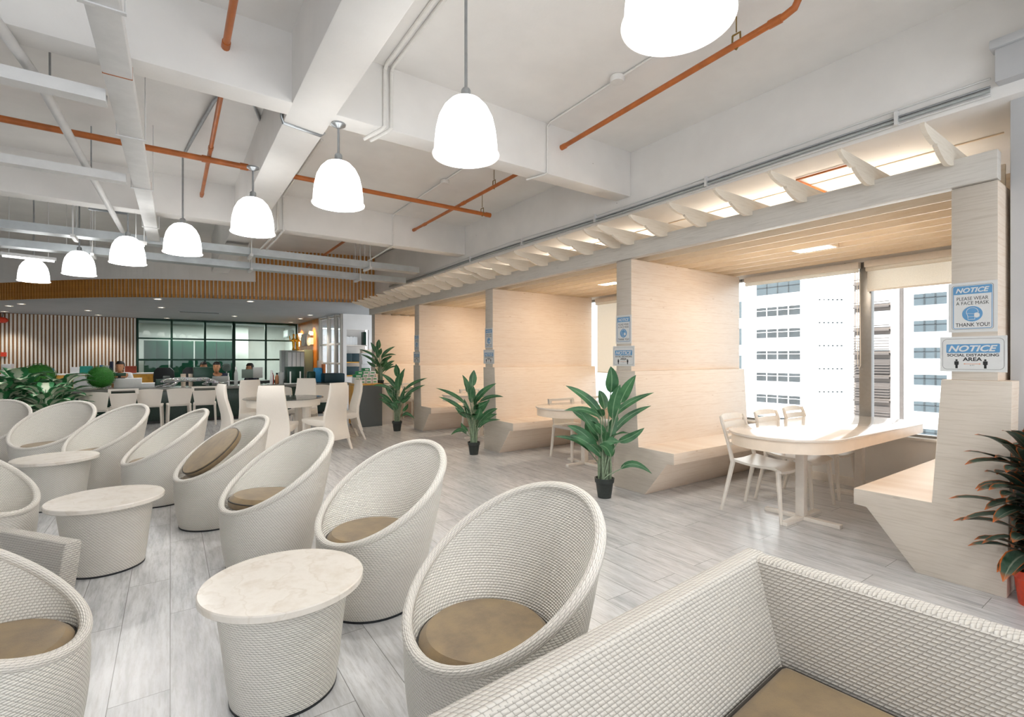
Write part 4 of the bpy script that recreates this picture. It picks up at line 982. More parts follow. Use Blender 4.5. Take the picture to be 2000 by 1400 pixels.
g = G(); [g.box(-0.46, 0.46, y, y + 0.03, -0.004, 0.0) for y in (-0.08, -0.03, 0.02, 0.06)]; g.build('slots', 'black', t, smooth=False)
# ================================================================== DINING SET
def tall_chair():
    """high-backed dining chair facing local +x"""
    t = thing('dining_chair', '', 'chair')
    P = [(0.16, -0.285), (0.25, -0.255), (0.36, -0.225), (0.45, -0.215), (0.56, -0.225), (0.68, -0.255), (0.8, -0.285), (0.9, -0.295), (0.985, -0.288), (0.995, -0.28)]
    rr = []
    for z, x in P:
        hw = 0.215 - 0.058 * max(0, (z - 0.42) / 0.58); th = 0.022 if z < 0.98 else 0.012
        rr.append([(x + th, -hw, z), (x + th + 0.004, 0, z), (x + th, hw, z), (x - th, hw, z), (x - th - 0.006, 0, z), (x - th, -hw, z)])
    G().loft(rr, True, True, True).build('backrest', 'leather', t, bevel=0.006, ang=30)
    g = G(); rr = []
    for x, z0 in ((-0.22, 0.38), (-0.1, 0.36), (0.1, 0.38), (0.2, 0.405), (0.235, 0.42)):
        hw = 0.215 + 0.01 * (x + 0.2); rr.append([(x, -hw, z0), (x, hw, z0), (x, hw, 0.455 + 0.005), (x, 0, 0.47), (x, -hw, 0.46)])
    g.loft(rr, True, True, True); g.build('seat', 'leather', t, bevel=0.008, ang=40)
    for sx, sy in ((1, 1), (1, -1), (-1, 1), (-1, -1)):
        x0, x1_ = (0.2, 0.21) if sx > 0 else (-0.24, -0.345)
        z0 = 0.41 if sx > 0 else 0.25
        g = G(); a = 0.02
        g.loft([[(x0 - a, sy * 0.19 - a, z0), (x0 + a, sy * 0.19 - a, z0), (x0 + a, sy * 0.19 + a, z0), (x0 - a, sy * 0.19 + a, z0)], [(x1_ - 0.015, sy * 0.2 - 0.015, 0), (x1_ + 0.015, sy * 0.2 - 0.015, 0), (x1_ + 0.015, sy * 0.2 + 0.015, 0), (x1_ - 0.015, sy * 0.2 + 0.015, 0)]], True, True, True)
        g.build('leg', 'leather', t, bevel=0.004)
    return t
TX, TY = 1.46, 8.30
th0 = tall_chair()
for k, (x, y, a, lb) in enumerate(((1.207, 7.346, 66, 'tall cream dining chair in front of the glass table, left, back to the camera'), (1.89, 7.60, 118, 'tall cream dining chair in front of the glass table, right, back to the camera'), (2.325, 8.306, 180, 'tall cream dining chair in profile before the orange cabinet'),
                               (1.875, 9.143, 240, 'tall cream dining chair behind the glass table, facing the camera'), (1.19, 8.90, 290, 'tall cream dining chair at the left rear of the glass table'), (0.87, 7.95, 12, 'tall cream dining chair in profile left of the glass table'))):
    if k == 0: th0.location = (x, y, 0); th0.rotation_euler = (0, 0, R(a)); th0['label'] = lb; th0['group'] = 'tall dining chairs'
    else: dup(th0, (x, y, 0), R(a), lb, 'tall dining chairs')
t = thing('dining_table', 'round glass topped table on white fluted legs', 'table', (TX, TY, 0))
G().lathe([(0.01, 0.73), (0.57, 0.73), (0.575, 0.735), (0.57, 0.742), (0.01, 0.742)], 56, cap0=True, cap1=True).build('glass_top', 'glass', t, ang=30)
G().lathe([(0.49, 0.62), (0.52, 0.62), (0.53, 0.728), (0.49, 0.728)], 48).build('apron', 'leather', t, ang=30)
for k in range(4):
    a = PI / 4 + k * PI / 2; g = G(); n = 16
    rings = [[((r + (0.006 if i % 2 else 0)) * math.cos(2 * PI * i / n), (r + (0.006 if i % 2 else 0)) * math.sin(2 * PI * i / n), z) for i in range(n)] for r, z in ((0.075, 0.0), (0.06, 0.03), (0.055, 0.3), (0.06, 0.55), (0.08, 0.62))]
    g.loft(rings, True, True, True); o = g.build('leg', 'leather', t, ang=20); o.location = (0.38 * math.cos(a), 0.38 * math.sin(a), 0)
# ================================================================== RECEPTION
CY = 12.45
t = thing('reception_counter', 'long reception counter with granite top and dark green front', 'counter', (0.1, CY, 0))
G().box(-3.1, 3.65, 0.0, 1.0, 0.68, 0.74).build('countertop', 'stone_grey', t, bevel=0.006)
G().box(-3.05, 3.55, 0.08, 0.14, 0.06, 0.68).build('front_panel', 'stone_dark', t, bevel=0.004)
G().box(-3.0, 3.5, 0.12, 0.2, 0.0, 0.06).build('plinth', 'black', t, smooth=False)
for x in (-3.05, 3.5): G().box(x, x + 0.05, 0.14, 0.95, 0.0, 0.68).build('end_panel', 'stone_dark', t, smooth=False)
lcA = low_chair(False, 'leather'); lcB = low_chair(True, 'leather')
for k, (px, Y, b, lb) in enumerate(((188, 11.45, 0, 'white low back chair, leftmost at the reception counter'), (241, 11.75, 1, 'white chair with handle slot in front of the man in white'), (294, 11.95, 0, 'white low back chair, third from the left at the counter'), (349, 11.95, 0, 'white low back chair in front of the silver panther head'), (400, 11.9, 1, 'white chair with handle slot below the silver panther tail'))):
    p = atY(px, 760, Y); src = lcB if b else lcA
    rz = R(90 + (4 if k % 2 else -3))
    if not src.get('label'): src.location = (p.x, Y, 0); src.rotation_euler = (0, 0, rz); src['label'] = lb; src['group'] = 'white chairs at the counter'
    else: dup(src, (p.x, Y, 0), rz, lb, 'white chairs at the counter')
for px, lb, rz in ((577, 'small white low back chair left of the rear dining chair, turned sideways', 25), (627, 'small white low back chair right of the rear dining chair', -100)):
    p = atY(px, 770, 11.2); dup(lcA, (p.x, 11.2, 0), R(rz), lb, 'white chairs at the counter')
# generic placed goods: pixel column range, y plane, standing height
def goods(name, label, cat, mt, x0, x1, ytop, Y, zb, dep=0.25, group=None, bev=0.006, par=None, zt=None):
    a, b = atY(x0, 700, Y), atY(x1, 700, Y); c = atY((x0 + x1) / 2, ytop, Y)
    w = b.x - a.x; h = (zt if zt is not None else c.z) - zb
    g = G().box(-w / 2, w / 2, 0, dep, 0, h)
    o = g.build(name, mt, par, bevel=min(bev, w * 0.2, h * 0.2)); o.location = ((a.x + b.x) / 2, Y, zb)
    return tag(o, label, cat, group)
def screen_on_stand(label, x0, x1, y0, y1, Y, zb, mt='black', cat='monitor', name='monitor', back=True):
    a, b = atY(x0, y0, Y), atY(x1, y1, Y); zt = atY((x0 + x1) / 2, y0, Y).z; zl = atY((x0 + x1) / 2, y1, Y).z
    t = thing(name, label, cat, ((a.x + b.x) / 2, Y, zb), 0, None); w = b.x - a.x
    G().box(-w / 2, w / 2, -0.015, 0.015, max(zl - zb, 0.05), zt - zb).build('screen_housing', mt, t, bevel=0.006)
    G().box(-0.025, 0.025, 0.0, 0.03, 0.015, max(zl - zb, 0.05) + 0.04).build('neck', 'black', t, bevel=0.003)
    G().box(-0.1, 0.1, -0.06, 0.08, 0.0, 0.015).build('foot', 'black', t, bevel=0.004)
    return t
ZT = 0.74
goods('transaction_shelf', 'white raised shelf on the counter before the man in white', 'shelf', 'paper', 222, 276, 739, 13.05, ZT, 0.35)
screen_on_stand('dark flat monitor seen from behind before the man in white', 220, 246, 728, 737.5, 13.2, atY(249, 739, 13.05).z + 0.001, 'cab_green')
goods('speaker_box', 'dark square box with pale edge on the counter, left of the panther', 'box', 'frame_green', 304, 320, 741, 13.0, ZT, 0.2)
for k, (x0, x1, yt, mt, lb) in enumerate(((276, 302, 748, 'paper', 'flat white paper stack on the counter beside the dark square box'), (318, 332, 735, 'dark_grey', 'dark grey file box behind the dark square box'), (378, 416, 717, 'frame_green', 'wide dark printer in front of the half hidden person'))):
    goods(['paper_stack', 'file_box', 'printer'][k], lb, ['paper', 'box', 'printer'][k], mt, x0, x1, yt, 13.0, ZT, 0.3)
# laptop before the man in navy
t = thing('laptop', 'open grey laptop in front of the man in navy', 'laptop', (0.93, 12.95, ZT), R(6))
G().box(-0.16, 0.16, 0.0, 0.22, 0.0, 0.016).build('keyboard_base', 'dark_grey', t, bevel=0.004)
o = G().box(-0.16, 0.16, -0.008, 0.0, 0.0, 0.2).build('lid', 'light_grey', t, bevel=0.003); o.location = (0, 0.0, 0.016); o.rotation_euler = (R(14), 0, 0)
screen_on_stand('grey monitor seen from behind, right of the man in navy', 472, 494, 721, 738, 12.9, ZT, 'cab_grey')
screen_on_stand('pale grey monitor beside the grey green one on the counter', 494, 513, 717, 738, 13.15, ZT, 'light_grey')
for k, (x, yt, mt, lb, r_) in enumerate(((530, 722, 'paper', 'tall white spray bottle on the right of the counter', 0.035), (531.5, 724, 'red', 'red bottle on the right of the counter', 0.04), (541, 728, 'skin', 'small orange bottle with dark cap on the counter', 0.045), (446, 728, 'paper', 'white bottle beside the laptop', 0.025), (358, 730, 'table_edge', 'beige cup on the counter behind the panther', 0.05), (373, 730, 'table_edge', 'second beige cup beside the dark printer', 0.05), (549, 727, 'light_grey', 'grey canister on the right of the counter', 0.06), (461, 716, 'light_grey', 'silver metal stand on the counter right of the laptop', 0.04))):
    Y = 13.0 + 0.06 * (k % 3); p = atY(x, yt, Y); h = p.z - ZT
    t = thing('bottle' if k not in (4, 5, 6, 7) else ('cup' if k in (4, 5) else 'canister'), lb, 'bottle' if k not in (4, 5, 6, 7) else ('cup' if k in (4, 5) else 'canister'), (p.x, Y, ZT), 0, None)
    G().lathe([(r_ * 0.95, 0), (r_, 0.01), (r_, h * 0.62), (r_ * 0.5, h * 0.8), (r_ * 0.45, h * 0.86)] if k not in (4, 5, 6) else [(r_ * 0.85, 0), (r_, h)], 16, cap0=True, cap1=True).build('body', mt, t)
    if k not in (4, 5, 6): G().lathe([(r_ * 0.5, h * 0.84), (r_ * 0.5, h)], 14, cap1=True, cap0=True).build('cap', 'black' if k == 2 else 'paper', t)
# dark tall printer with white tray arms on the right half of the counter
goods('copier', 'dark green copier standing on the counter below the grey lockers', 'copier', 'frame_green', 561, 594, 716, 13.0, ZT, 0.35)
t = thing('sheet_holder', 'white holder with two uprights on the counter front', 'holder', atY(578, 748, 12.55), 0); t.location.z = ZT
g = G(); g.box(-0.24, 0.2, 0, 0.12, 0, 0.02); g.box(-0.13, -0.1, 0.03, 0.06, 0.02, 0.3); g.box(0.09, 0.12, 0.03, 0.06, 0.02, 0.3); g.build('frame', 'paper', t, bevel=0.003)
goods('black_case', 'large dark case lying on the right end of the counter', 'case', 'navy_box', 634, 674, 729, 12.75, ZT, 0.45, bev=0.03)
goods('blue_bag', 'bright blue bag on the counter before the white lattice', 'bag', 'sky_blue', 614, 630, 718, 13.1, ZT, 0.15, bev=0.03)
goods('orange_folder', 'upright orange folder beside the blue bag', 'folder', 'sign_orange', 632, 636, 711, 13.05, ZT, 0.22, bev=0.002)
goods('brown_box', 'small beige carton behind the blue bag', 'box', 'table_edge', 622, 631, 704, 13.3, ZT, 0.14)
goods('dark_bag', 'dark green bag left of the blue bag', 'bag', 'frame_green', 602, 617, 725, 13.0, ZT, 0.2, bev=0.04)
# silver panther
V = [(0.02, 0, 0.155), (-0.18, 0, 0.165), (-0.33, 0, 0.16), (-0.44, 0, 0.155), (-0.53, 0, 0.135), (-0.585, 0, 0.12),
     (0.22, 0, 0.165), (0.36, 0, 0.13), (0.5, 0, 0.075), (0.62, 0, 0.085), (0.70, 0, 0.13),
     (-0.38, 0.07, 0.10), (-0.52, 0.085, 0.05), (-0.68, 0.09, 0.02), (-0.3, -0.07, 0.09), (-0.42, -0.085, 0.035), (-0.56, -0.09, 0.018),
     (0.30, 0.08, 0.10), (0.16, 0.09, 0.05), (0.3, 0.1, 0.02), (0.38, -0.075, 0.10), (0.47, -0.09, 0.055), (0.42, -0.1, 0.018), (-0.47, 0.035, 0.18), (-0.47, -0.035, 0.18)]
Ed = [(0, 1), (1, 2), (2, 3), (3, 4), (4, 5), (0, 6), (6, 7), (7, 8), (8, 9), (9, 10), (2, 11), (11, 12), (12, 13), (2, 14), (14, 15), (15, 16), (7, 17), (17, 18), (18, 19), (7, 20), (20, 21), (21, 22), (3, 23), (3, 24)]
Rr = [0.05, 0.056, 0.055, 0.042, 0.04, 0.025, 0.05, 0.048, 0.014, 0.011, 0.01, 0.03, 0.022, 0.017, 0.03, 0.022, 0.017, 0.036, 0.024, 0.016, 0.036, 0.022, 0.016, 0.012, 0.012]
vs, fs = skin_mesh(V, Ed, Rr)
mz = min(v.z for v in vs); p = atY(378, 757, 12.62)
o = G().add([v - Vector((0, 0, mz)) for v in vs], fs).build('panther_sculpture', 'mosaic', ang=60); o.location = (p.x, 12.68, ZT)
tag(o, 'silver mosaic sculpture of a stretching panther on the counter', 'sculpture')
# topiary balls
def topiary(label, px, py, Y, rpx, zb):
    c = atY(px, py, Y); r = rpx / FPX * (FX * c.x + FY * c.y)
    zb = c.z - r * 0.95 if zb is None else zb
    t = thing('topiary_ball', label, 'plant', (c.x, Y, zb), 0, 'clipped box balls')
    g = G(); g.ball((0, 0, r * 0.95), r * 0.9, u=20, v=12); rnd = random.Random(int(px)); n = 1500
    for i in range(n):
        zz = 1 - 2 * (i + 0.5) / n; a = i * 2.39996; q = Vector((math.sqrt(1 - zz * zz) * math.cos(a), math.sqrt(1 - zz * zz) * math.sin(a), zz))
        cpt = q * r * rnd.uniform(0.88, 1.02) + Vector((0, 0, r * 0.95)); s1 = (q.orthogonal().normalized()) ; s2 = q.cross(s1); th = rnd.uniform(0, 6.3); u = s1 * math.cos(th) + s2 * math.sin(th); w = q.cross(u); k = r * 0.07
        g.add([cpt - u * k * 0.5, cpt + w * k * 0.9 + q * k * 0.5, cpt + u * k * 0.5], [(0, 1, 2)])
    g.build('foliage', 'topiary', t, smooth=False)
    return t
topiary('clipped green box ball on the counter before the orange panel', 197, 745, 12.75, 23, ZT + 0.012)
t2 = topiary('clipped green box ball behind the variegated plants', 76, 752, 12.75, 27, ZT + 0.012)
# variegated plants in black planters before the left end of the counter
def dieff(label, x, y, sc, seed):
    t = thing('variegated_plant', label, 'plant', (x, y, 0), seed, 'variegated plants by the counter')
    pot(t, 0.14, 0.18, 0.3, 'pot_black'); G().lathe([(0.15, 0.0), (0.01, 0.004)], 24, c=(0, 0, 0.27), cap1=True).build('soil', 'soil', t)
    g = G(); st = G(); rnd = random.Random(seed)
    for n_ in range(27):
        a = n_ * 2.4 + rnd.uniform(-.3, .3); f_ = n_ / 26; z0 = 0.34 + 0.46 * f_ * sc; el = 0.35 + 0.95 * f_ + rnd.uniform(-0.2, 0.2); ln = rnd.uniform(0.26, 0.36) * sc
        b = Vector((0.09 * math.cos(a), 0.09 * math.sin(a), z0)); d = Vector((math.cos(a) * math.cos(el), math.sin(a) * math.cos(el), math.sin(el)))
        mid = b + d * ln * 0.6; tip = b + Vector((math.cos(a), math.sin(a), 0)) * ln * 1.0 + Vector((0, 0, ln * math.sin(el) * 0.45 - 0.03))
        g.leaf(b, mid, tip, rnd.uniform(0.17, 0.22) * sc, (0, 0, 1), n=7, fold=0.18, wave=0.06)
        st.tube([(0.03 * math.cos(a), 0.03 * math.sin(a), 0.26), (0.05 * math.cos(a), 0.05 * math.sin(a), z0 * 0.8), b, b.lerp(mid, 0.3)], [0.012, 0.01, 0.007, 0.004], 6)
    g.build('foliage', 'leaf_dieff', t, ang=80); st.build('stems', 'stem', t)
for k, (px, Y, sc, lb) in enumerate(((40, 10.6, 1.45, 'tall variegated plant left of the box balls, nearest the left edge'), (119, 10.9, 1.3, 'variegated plant between the two box balls'), (88, 10.1, 1.1, 'lower variegated plant in front of the others'), (4, 10.3, 1.2, 'variegated plant cut by the left edge'))):
    p = atY(px, 800, Y); dieff(lb, p.x, Y, sc, 5 + k)
# orange topped cabinet and its neighbours
t = thing('oak_cabinet', 'low cabinet with orange oak top and doors and grey flecked side', 'cabinet', (3.0, 9.58, 0))
G().box(0.012, 0.5, 0.0, 0.55, 0.0, 0.82).build('carcass', 'fleck', t, bevel=0.004)
G().box(-0.01, 0.51, -0.01, 0.56, 0.82, 0.845).build('top', 'oak', t, bevel=0.004)
for y0, y1 in ((0.005, 0.272), (0.278, 0.545)):
    d = G().box(-0.008, 0.012, y0, y1, 0.03, 0.81).build('door', 'oak', t, bevel=0.003)
    yk = y1 - 0.03 if y0 < 0.1 else y0 + 0.03
    G().box(-0.03, -0.008, yk - 0.008, yk + 0.008, 0.4, 0.5).build('handle', 'black', d, bevel=0.002)
t = thing('plant_box', 'tall white plant box between the cabinet and the farthest screen', 'plant box', (3.52, 9.75, 0))
g = G(); g.box(0.0, 0.03, 0, 0.75, 0, 0.82); g.box(0.27, 0.3, 0, 0.75, 0, 0.82); g.box(0.03, 0.27, 0, 0.03, 0, 0.82); g.box(0.03, 0.27, 0.72, 0.75, 0, 0.82); g.build('box', 'metal_white', t, bevel=0.004)
G().box(0.03, 0.27, 0.03, 0.72, 0.0, 0.735).build('soil', 'soil', t, smooth=False)
# cartons with green print on the cabinet
cy_, n_ = 0, 0
for row, (z, items) in enumerate(((0, ((0.02, 0.11), (0.13, 0.11), (0.25, 0.12), (0.38, 0.11))), (0.062, ((0.02, 0.11), (0.14, 0.1), (0.25, 0.12), (0.38, 0.11))), (0.124, ((0.03, 0.14), (0.18, 0.12), (0.31, 0.12))), (0.186, ((0.08, 0.11), (0.2, 0.12), (0.33, 0.12))), (0.248, ((0.21, 0.12),)))):
    for k, (x, w) in enumerate(items):
        t = thing('carton', '%s carton in the %s row of the carton pile on the oak cabinet' % (['leftmost', 'second', 'third', 'fourth'][k] if len(items) > 1 else 'single', ['bottom', 'second', 'third', 'fourth', 'topmost'][row]), 'carton', (3.0 + x, 9.8, 0.846 + z), 0, 'small cartons on the oak cabinet')
        G().box(0, w - 0.006, 0, 0.2, 0, 0.06).build('box', 'green_card' if (row >= 2 and k == 0) else 'paper', t, bevel=0.002)
        G().box(0.015, w - 0.03, -0.0015, 0.0, 0.018, 0.04).build('print', 'paper' if (row >= 2 and k == 0) else 'green_card', t, smooth=False); n_ += 1
# paper pile on the shelf side
ps = atY(715, 715, 13.4)
t = thing('side_stand', 'low white stand below the tall paper pile', 'stand', (ps.x, 13.4, 0)); G().box(-0.2, 0.2, -0.2, 0.2, 0, 0.8).build('body', 'metal_white', t, bevel=0.004)
zz = 0.8; rnd = random.Random(2)
for k in range(8):
    h = 0.1; w = 0.15 + rnd.uniform(-.015, .015)
    t = thing('paper_ream', 'paper ream, number %s from the bottom of the tall pile by the niche' % ['first', 'second', 'third', 'fourth', 'fifth', 'sixth', 'seventh', 'eighth'][k], 'paper', (ps.x + rnd.uniform(-.015, .015), 13.4, zz), rnd.uniform(-.1, .1), 'tall pile of paper reams')
    G().box(-w, w, -0.12, 0.12, 0, h - 0.002).build('ream', 'paper' if k < 7 else 'table_edge', t, bevel=0.004); zz += h
# niche: shelves, white files, dark boxes
sx0, sx1 = a0.x, a1.x
for z, lb in ((1.72, 'upper white shelf board in the wall niche'), (1.22, 'middle shelf board with orange edge in the wall niche'), (0.83, 'lowest shelf board in the wall niche')):
    o = G().box(sx0 + 0.004, sx1 - 0.004, 14.56, 14.88, z, z + 0.03).build('niche_shelf', 'metal_white' if z > 1.5 else 'oak'); tag(o, lb, 'shelf', 'niche shelves')
for k in range(9):
    x = sx0 + 0.03 + 0.037 * k; o = G().box(x, x + 0.034, 14.6, 14.84, 1.751, 2.0 - 0.01 * (k % 3)).build('file_folder', 'paper', bevel=0.003)
    tag(o, '%s white file from the left on the upper niche shelf' % ['first', 'second', 'third', 'fourth', 'fifth', 'sixth', 'seventh', 'eighth', 'ninth'][k], 'file', 'white files in the niche')
o = G().box(sx1 - 0.1, sx1 - 0.02, 14.6, 14.84, 1.751, 2.15).build('dark_folder', 'frame_green', bevel=0.003); tag(o, 'tall dark green binder at the right end of the upper niche shelf', 'binder')
for x0, x1_, z, lb in ((0.02, 0.21, 1.251, 'dark teal box on the left of the middle niche shelf'), (0.215, 0.42, 1.251, 'dark teal box on the right of the middle niche shelf'), (0.02, 0.42, 0.861, 'wide dark teal box on the lowest niche shelf')):
    o = G().box(sx0 + x0, sx0 + x1_, 14.6, 14.84, z, z + 0.25).build('storage_box', 'navy_box', bevel=0.004); tag(o, lb, 'box', 'dark boxes in the niche')
# grey green board, lockers and gold figures below the orange wall
pA, pB = atY(595, 683, 17.3), atY(625, 683, 17.3)
o = G().box(pA.x, 3.93, 17.3, 17.36, 0, pA.z).build('partition_board', 'cab_grey', bevel=0.004); tag(o, 'grey green partition board under the orange wall', 'partition')
pA = atY(562, 686, 17.0); pB = atY(595, 686, 17.0)
t = thing('locker', 'pale grey locker with tall narrow doors under the gold figures', 'locker', (pA.x, 17.0, 0)); w = pB.x - pA.x
G().box(0, w, 0.02, 0.5, 0, pA.z).build('carcass', 'light_grey', t, bevel=0.004)
for k in range(4): G().box(w * k / 4 + 0.012, w * (k + 1) / 4 - 0.012, 0.0, 0.02, 0.05, pA.z - 0.03).build('door', 'paper', t, bevel=0.003)
o = G().box(0, 0.9, 17.52, 17.9, 0.0, 1.62).build('tall_cupboard', 'light_grey', bevel=0.004); o.location.x = 3.0; tag(o, 'tall pale cupboard behind the lockers carrying the gold figures', 'cupboard')
for px, lb, hgt in ((573.5, 'slim gold figurine, left of the pair on the tall cupboard', 1.0), (580.5, 'bigger gold figurine, right of the pair on the tall cupboard', 1.05)):
    p = atY(px, 684, 17.7); hh = atY(px, 652, 17.7).z - 1.62
    V = [(0, 0, 0.03), (0, 0, 0.12), (0, 0, 0.3), (0, 0, 0.45), (0, 0, 0.55), (0, 0, 0.68), (0.13, 0, 0.38), (0.1, -0.05, 0.22), (-0.12, 0, 0.4), (-0.15, 0, 0.6)]
    vs, fs = skin_mesh(V, [(0, 1), (1, 2), (2, 3), (3, 4), (4, 5), (3, 6), (6, 7), (3, 8), (8, 9)], [0.10, 0.045, 0.06, 0.05, 0.03, 0.05, 0.022, 0.018, 0.022, 0.018])
    zmin = min(v.z for v in vs); k_ = hh / (max(v.z for v in vs) - zmin)
    o = G().add([(v - Vector((0, 0, zmin))) * k_ for v in vs], fs).build('gold_figurine', 'gold', ang=60); o.location = (p.x, 17.7, 1.62); tag(o, lb, 'figurine', 'gold figurines')
# raised white letters on the orange wall
for k, (ch, pxa, pya, w_, h_) in enumerate((('O', 588.5, 664, 0.62, 0.50), ('W', 597, 664, 0.62, 0.44), ('G', 607, 661, 0.62, 0.50))):
    q = atX(pxa, pya, 3.93); vs, fs = text_geo(ch, w_, h_, bold=0.03)
    g = G().add(vs, fs); n0 = len(vs)
    me_ = g.build('wall_letter', 'paper', smooth=False)
    bm = bmesh.new(); bm.from_mesh(me_.data); r_ = bmesh.ops.extrude_face_region(bm, geom=bm.faces[:]); bmesh.ops.translate(bm, verts=[v for v in r_['geom'] if isinstance(v, bmesh.types.BMVert)], vec=(0, 0, 0.1)); bmesh.ops.recalc_face_normals(bm, faces=bm.faces); bm.to_mesh(me_.data); bm.free()
    me_.matrix_world = Matrix.Translation((3.948, q.y, q.z)) @ SM
    tag(me_, 'raised white letter %s on the orange timber wall' % ch, 'letter', 'white letters on the orange wall')
# back room and back desk goods
for k, (x0, x1_) in enumerate(((-0.75, -0.05), (0.0, 0.7), (0.75, 1.4), (1.42, 1.98))):
    t = thing('steel_cabinet', '%s green steel cabinet behind the meeting room glass' % ['leftmost', 'second', 'third', 'rightmost'][k], 'cabinet', (x0, 21.2, 0), 0, 'green cabinets behind the glass')
    G().box(0, x1_ - x0, 0.02, 0.5, 0, 1.98).build('carcass', 'cab_green', t, bevel=0.004)
    for a_, b_ in ((0.01, 0.49), (0.51, 0.99)): G().box((x1_ - x0) * a_, (x1_ - x0) * b_, 0.0, 0.02, 0.05, 1.95).build('door', 'cab_green', t, bevel=0.003)
t = thing('credenza', 'long oak credenza along the slatted back wall', 'cabinet', (-4.1, 18.9, 0))
G().box(0, 3.75, 0, 0.6, 0.87, 0.905).build('top', 'paper', t, bevel=0.003)
G().box(0.02, 3.73, 0.03, 0.58, 0, 0.87).build('carcass', 'oak', t, bevel=0.003)
for k in range(6): G().box(0.03 + 0.59 * k, 0.6 + 0.59 * k, 0.01, 0.03, 0.05, 0.85).build('door', 'oak' if k in (2, 5) else 'light_grey', t, bevel=0.003)
bk = [('tray_stack', 'teal letter trays on the credenza', 'letter tray', 'teal', 156, 180, 715), ('paper_stack', 'tall white paper stack left of the teal trays', 'paper', 'paper', 137, 155, 717), ('binder', 'blue binder standing on the credenza', 'binder', 'blue', 194.5, 200, 713), ('binder', 'navy binder standing behind the man in white', 'binder', 'shirt_navy', 214, 220, 706),
      ('leather_case', 'red brown case standing on the credenza behind the man in white', 'case', 'redbrown', 244, 266, 715), ('wicker_box', 'tan box right of the man in white', 'box', 'oak', 260, 274.5, 728.5), ('paper_stack', 'wide white paper stack at the far left of the credenza', 'paper', 'paper', 2, 22, 711),
      ('board', 'long blue board lying on the credenza at the left', 'board', 'blue', 58, 102, 720), ('red_box', 'small red box left of the far box ball', 'box', 'red', 50, 62, 722), ('file_row', 'grey file box between the binders', 'box', 'light_grey', 201, 213, 714)]
for nm, lb, ct, mt, x0, x1_, yt in bk:
    if x0 < 100 and x0 != 58: pass
    goods(nm, lb, ct, mt, x0, x1_, yt, 19.0, 0.906, 0.3, bev=0.006) if x0 > 66 else goods(nm, lb, ct, mt, x0, x1_, yt, 19.0, 0.906, 0.3, bev=0.006)
for px, lb, mt in ((4, 'red lantern hanging on the slatted wall at the left edge', 'red'),):
    p = atY(px, 625, 19.6); t = thing('red_lantern', lb, 'lantern', (p.x, 19.6, p.z))
    G().ball((0, 0, 0), (0.13, 0.13, 0.085), u=18, v=10).build('lantern_body', mt, t); G().tube([(0, 0, 0.08), (0.0, 0.1, 0.2), (0, 0.145, 0.22)], 0.008, 6).build('bracket', 'black', t)
p = atY(7, 692, 19.73); o = G().box(-0.06, 0.06, 0, 0.015, -0.06, 0.06).build('wall_sign', ['red', 'paper']); o.location = (p.x, 19.73, p.z); tag(o, 'small red and white plate on the slatted wall at the left edge', 'sign')
t = thing('air_conditioner', 'white wall air conditioner in the meeting room, upper right', 'air conditioner', (3.99, 21.2, 2.2))
G().box(-0.22, 0, -0.45, 0.45, 0, 0.28).build('casing', 'paper', t, bevel=0.03)
G().box(-0.235, -0.12, -0.4, 0.4, -0.02, 0.02).build('louvre', 'light_grey', t, bevel=0.004)
# second desk row
t = thing('back_desk', 'long grey desk behind the reception staff', 'desk', (1.2, 15.2, 0))
G().box(0, 2.6, 0, 0.7, 0.70, 0.74).build('desktop', 'stone_grey', t, bevel=0.004)
for x in (0.05, 2.5): G().box(x, x + 0.05, 0.05, 0.65, 0, 0.70).build('side_panel', 'light_grey', t, bevel=0.004)
G().box(0.1, 2.5, 0.6, 0.63, 0.2, 0.70).build('modesty_panel', 'dark_grey', t, smooth=False)
def office_chair(label, x, y, rz):
    t = thing('office_chair', label, 'office chair', (x, y, 0), rz, 'black office chairs')
    rr = [[(-0.22 - 0.03 * (1 - w * w) * 0.5 + dx, w * hw, z) for w, dx in ((-1, 0.02), (-.5, .02), (0, .02), (.5, .02), (1, .02), (1, -.02), (.5, -.03), (0, -.03), (-.5, -.03), (-1, -.02))] for z, hw in ((0.55, 0.2), (0.62, 0.24), (0.85, 0.25), (1.02, 0.23), (1.1, 0.15))]
    G().loft(rr, True, True, True).build('backrest', 'black', t, ang=60)
    G().box(-0.22, 0.25, -0.24, 0.24, 0.44, 0.52).build('seat', 'black', t, bevel=0.03)
    G().tube([(0, 0, 0.06), (0, 0, 0.44)], 0.03, 12).build('column', 'steel', t)
    G().box(-0.27, -0.23, -0.04, 0.04, 0.46, 0.62).build('back_bar', 'black', t, bevel=0.01)
    g = G()
    for k in range(5): a = k * 2 * PI / 5; g.tube([(0, 0, 0.09), (0.28 * math.cos(a), 0.28 * math.sin(a), 0.06)], [0.03, 0.018], 8); g.ball((0.28 * math.cos(a), 0.28 * math.sin(a), 0.028), 0.028, u=8, v=6)
    g.build('base', 'black', t)
for px, Y, rz, lb in ((327, 16.6, 70, 'black office chair before the green cabinets'), (374, 17.0, 95, 'black office chair behind the half hidden person')):
    p = atY(px, 720, Y); office_chair(lb, p.x, Y, R(rz))
p = atY(438, 715, 16.2); t = thing('desk_fan', 'green round desk fan behind the laptop', 'fan', (p.x, 15.5, ZT))
G().lathe([(0.1, 0), (0.09, 0.02), (0.02, 0.04), (0.015, 0.25)], 18, cap0=True, cap1=True).build('stand', 'light_grey', t)
o = G().lathe([(0.02, 0.03), (0.07, 0.035), (0.11, 0.01), (0.11, -0.01), (0.07, -0.035), (0.02, -0.03)], 22, cap0=True, cap1=True).build('cage', 'cab_grey', t); o.rotation_euler = (R(90), 0, 0); o.location = (0, 0, 0.36)
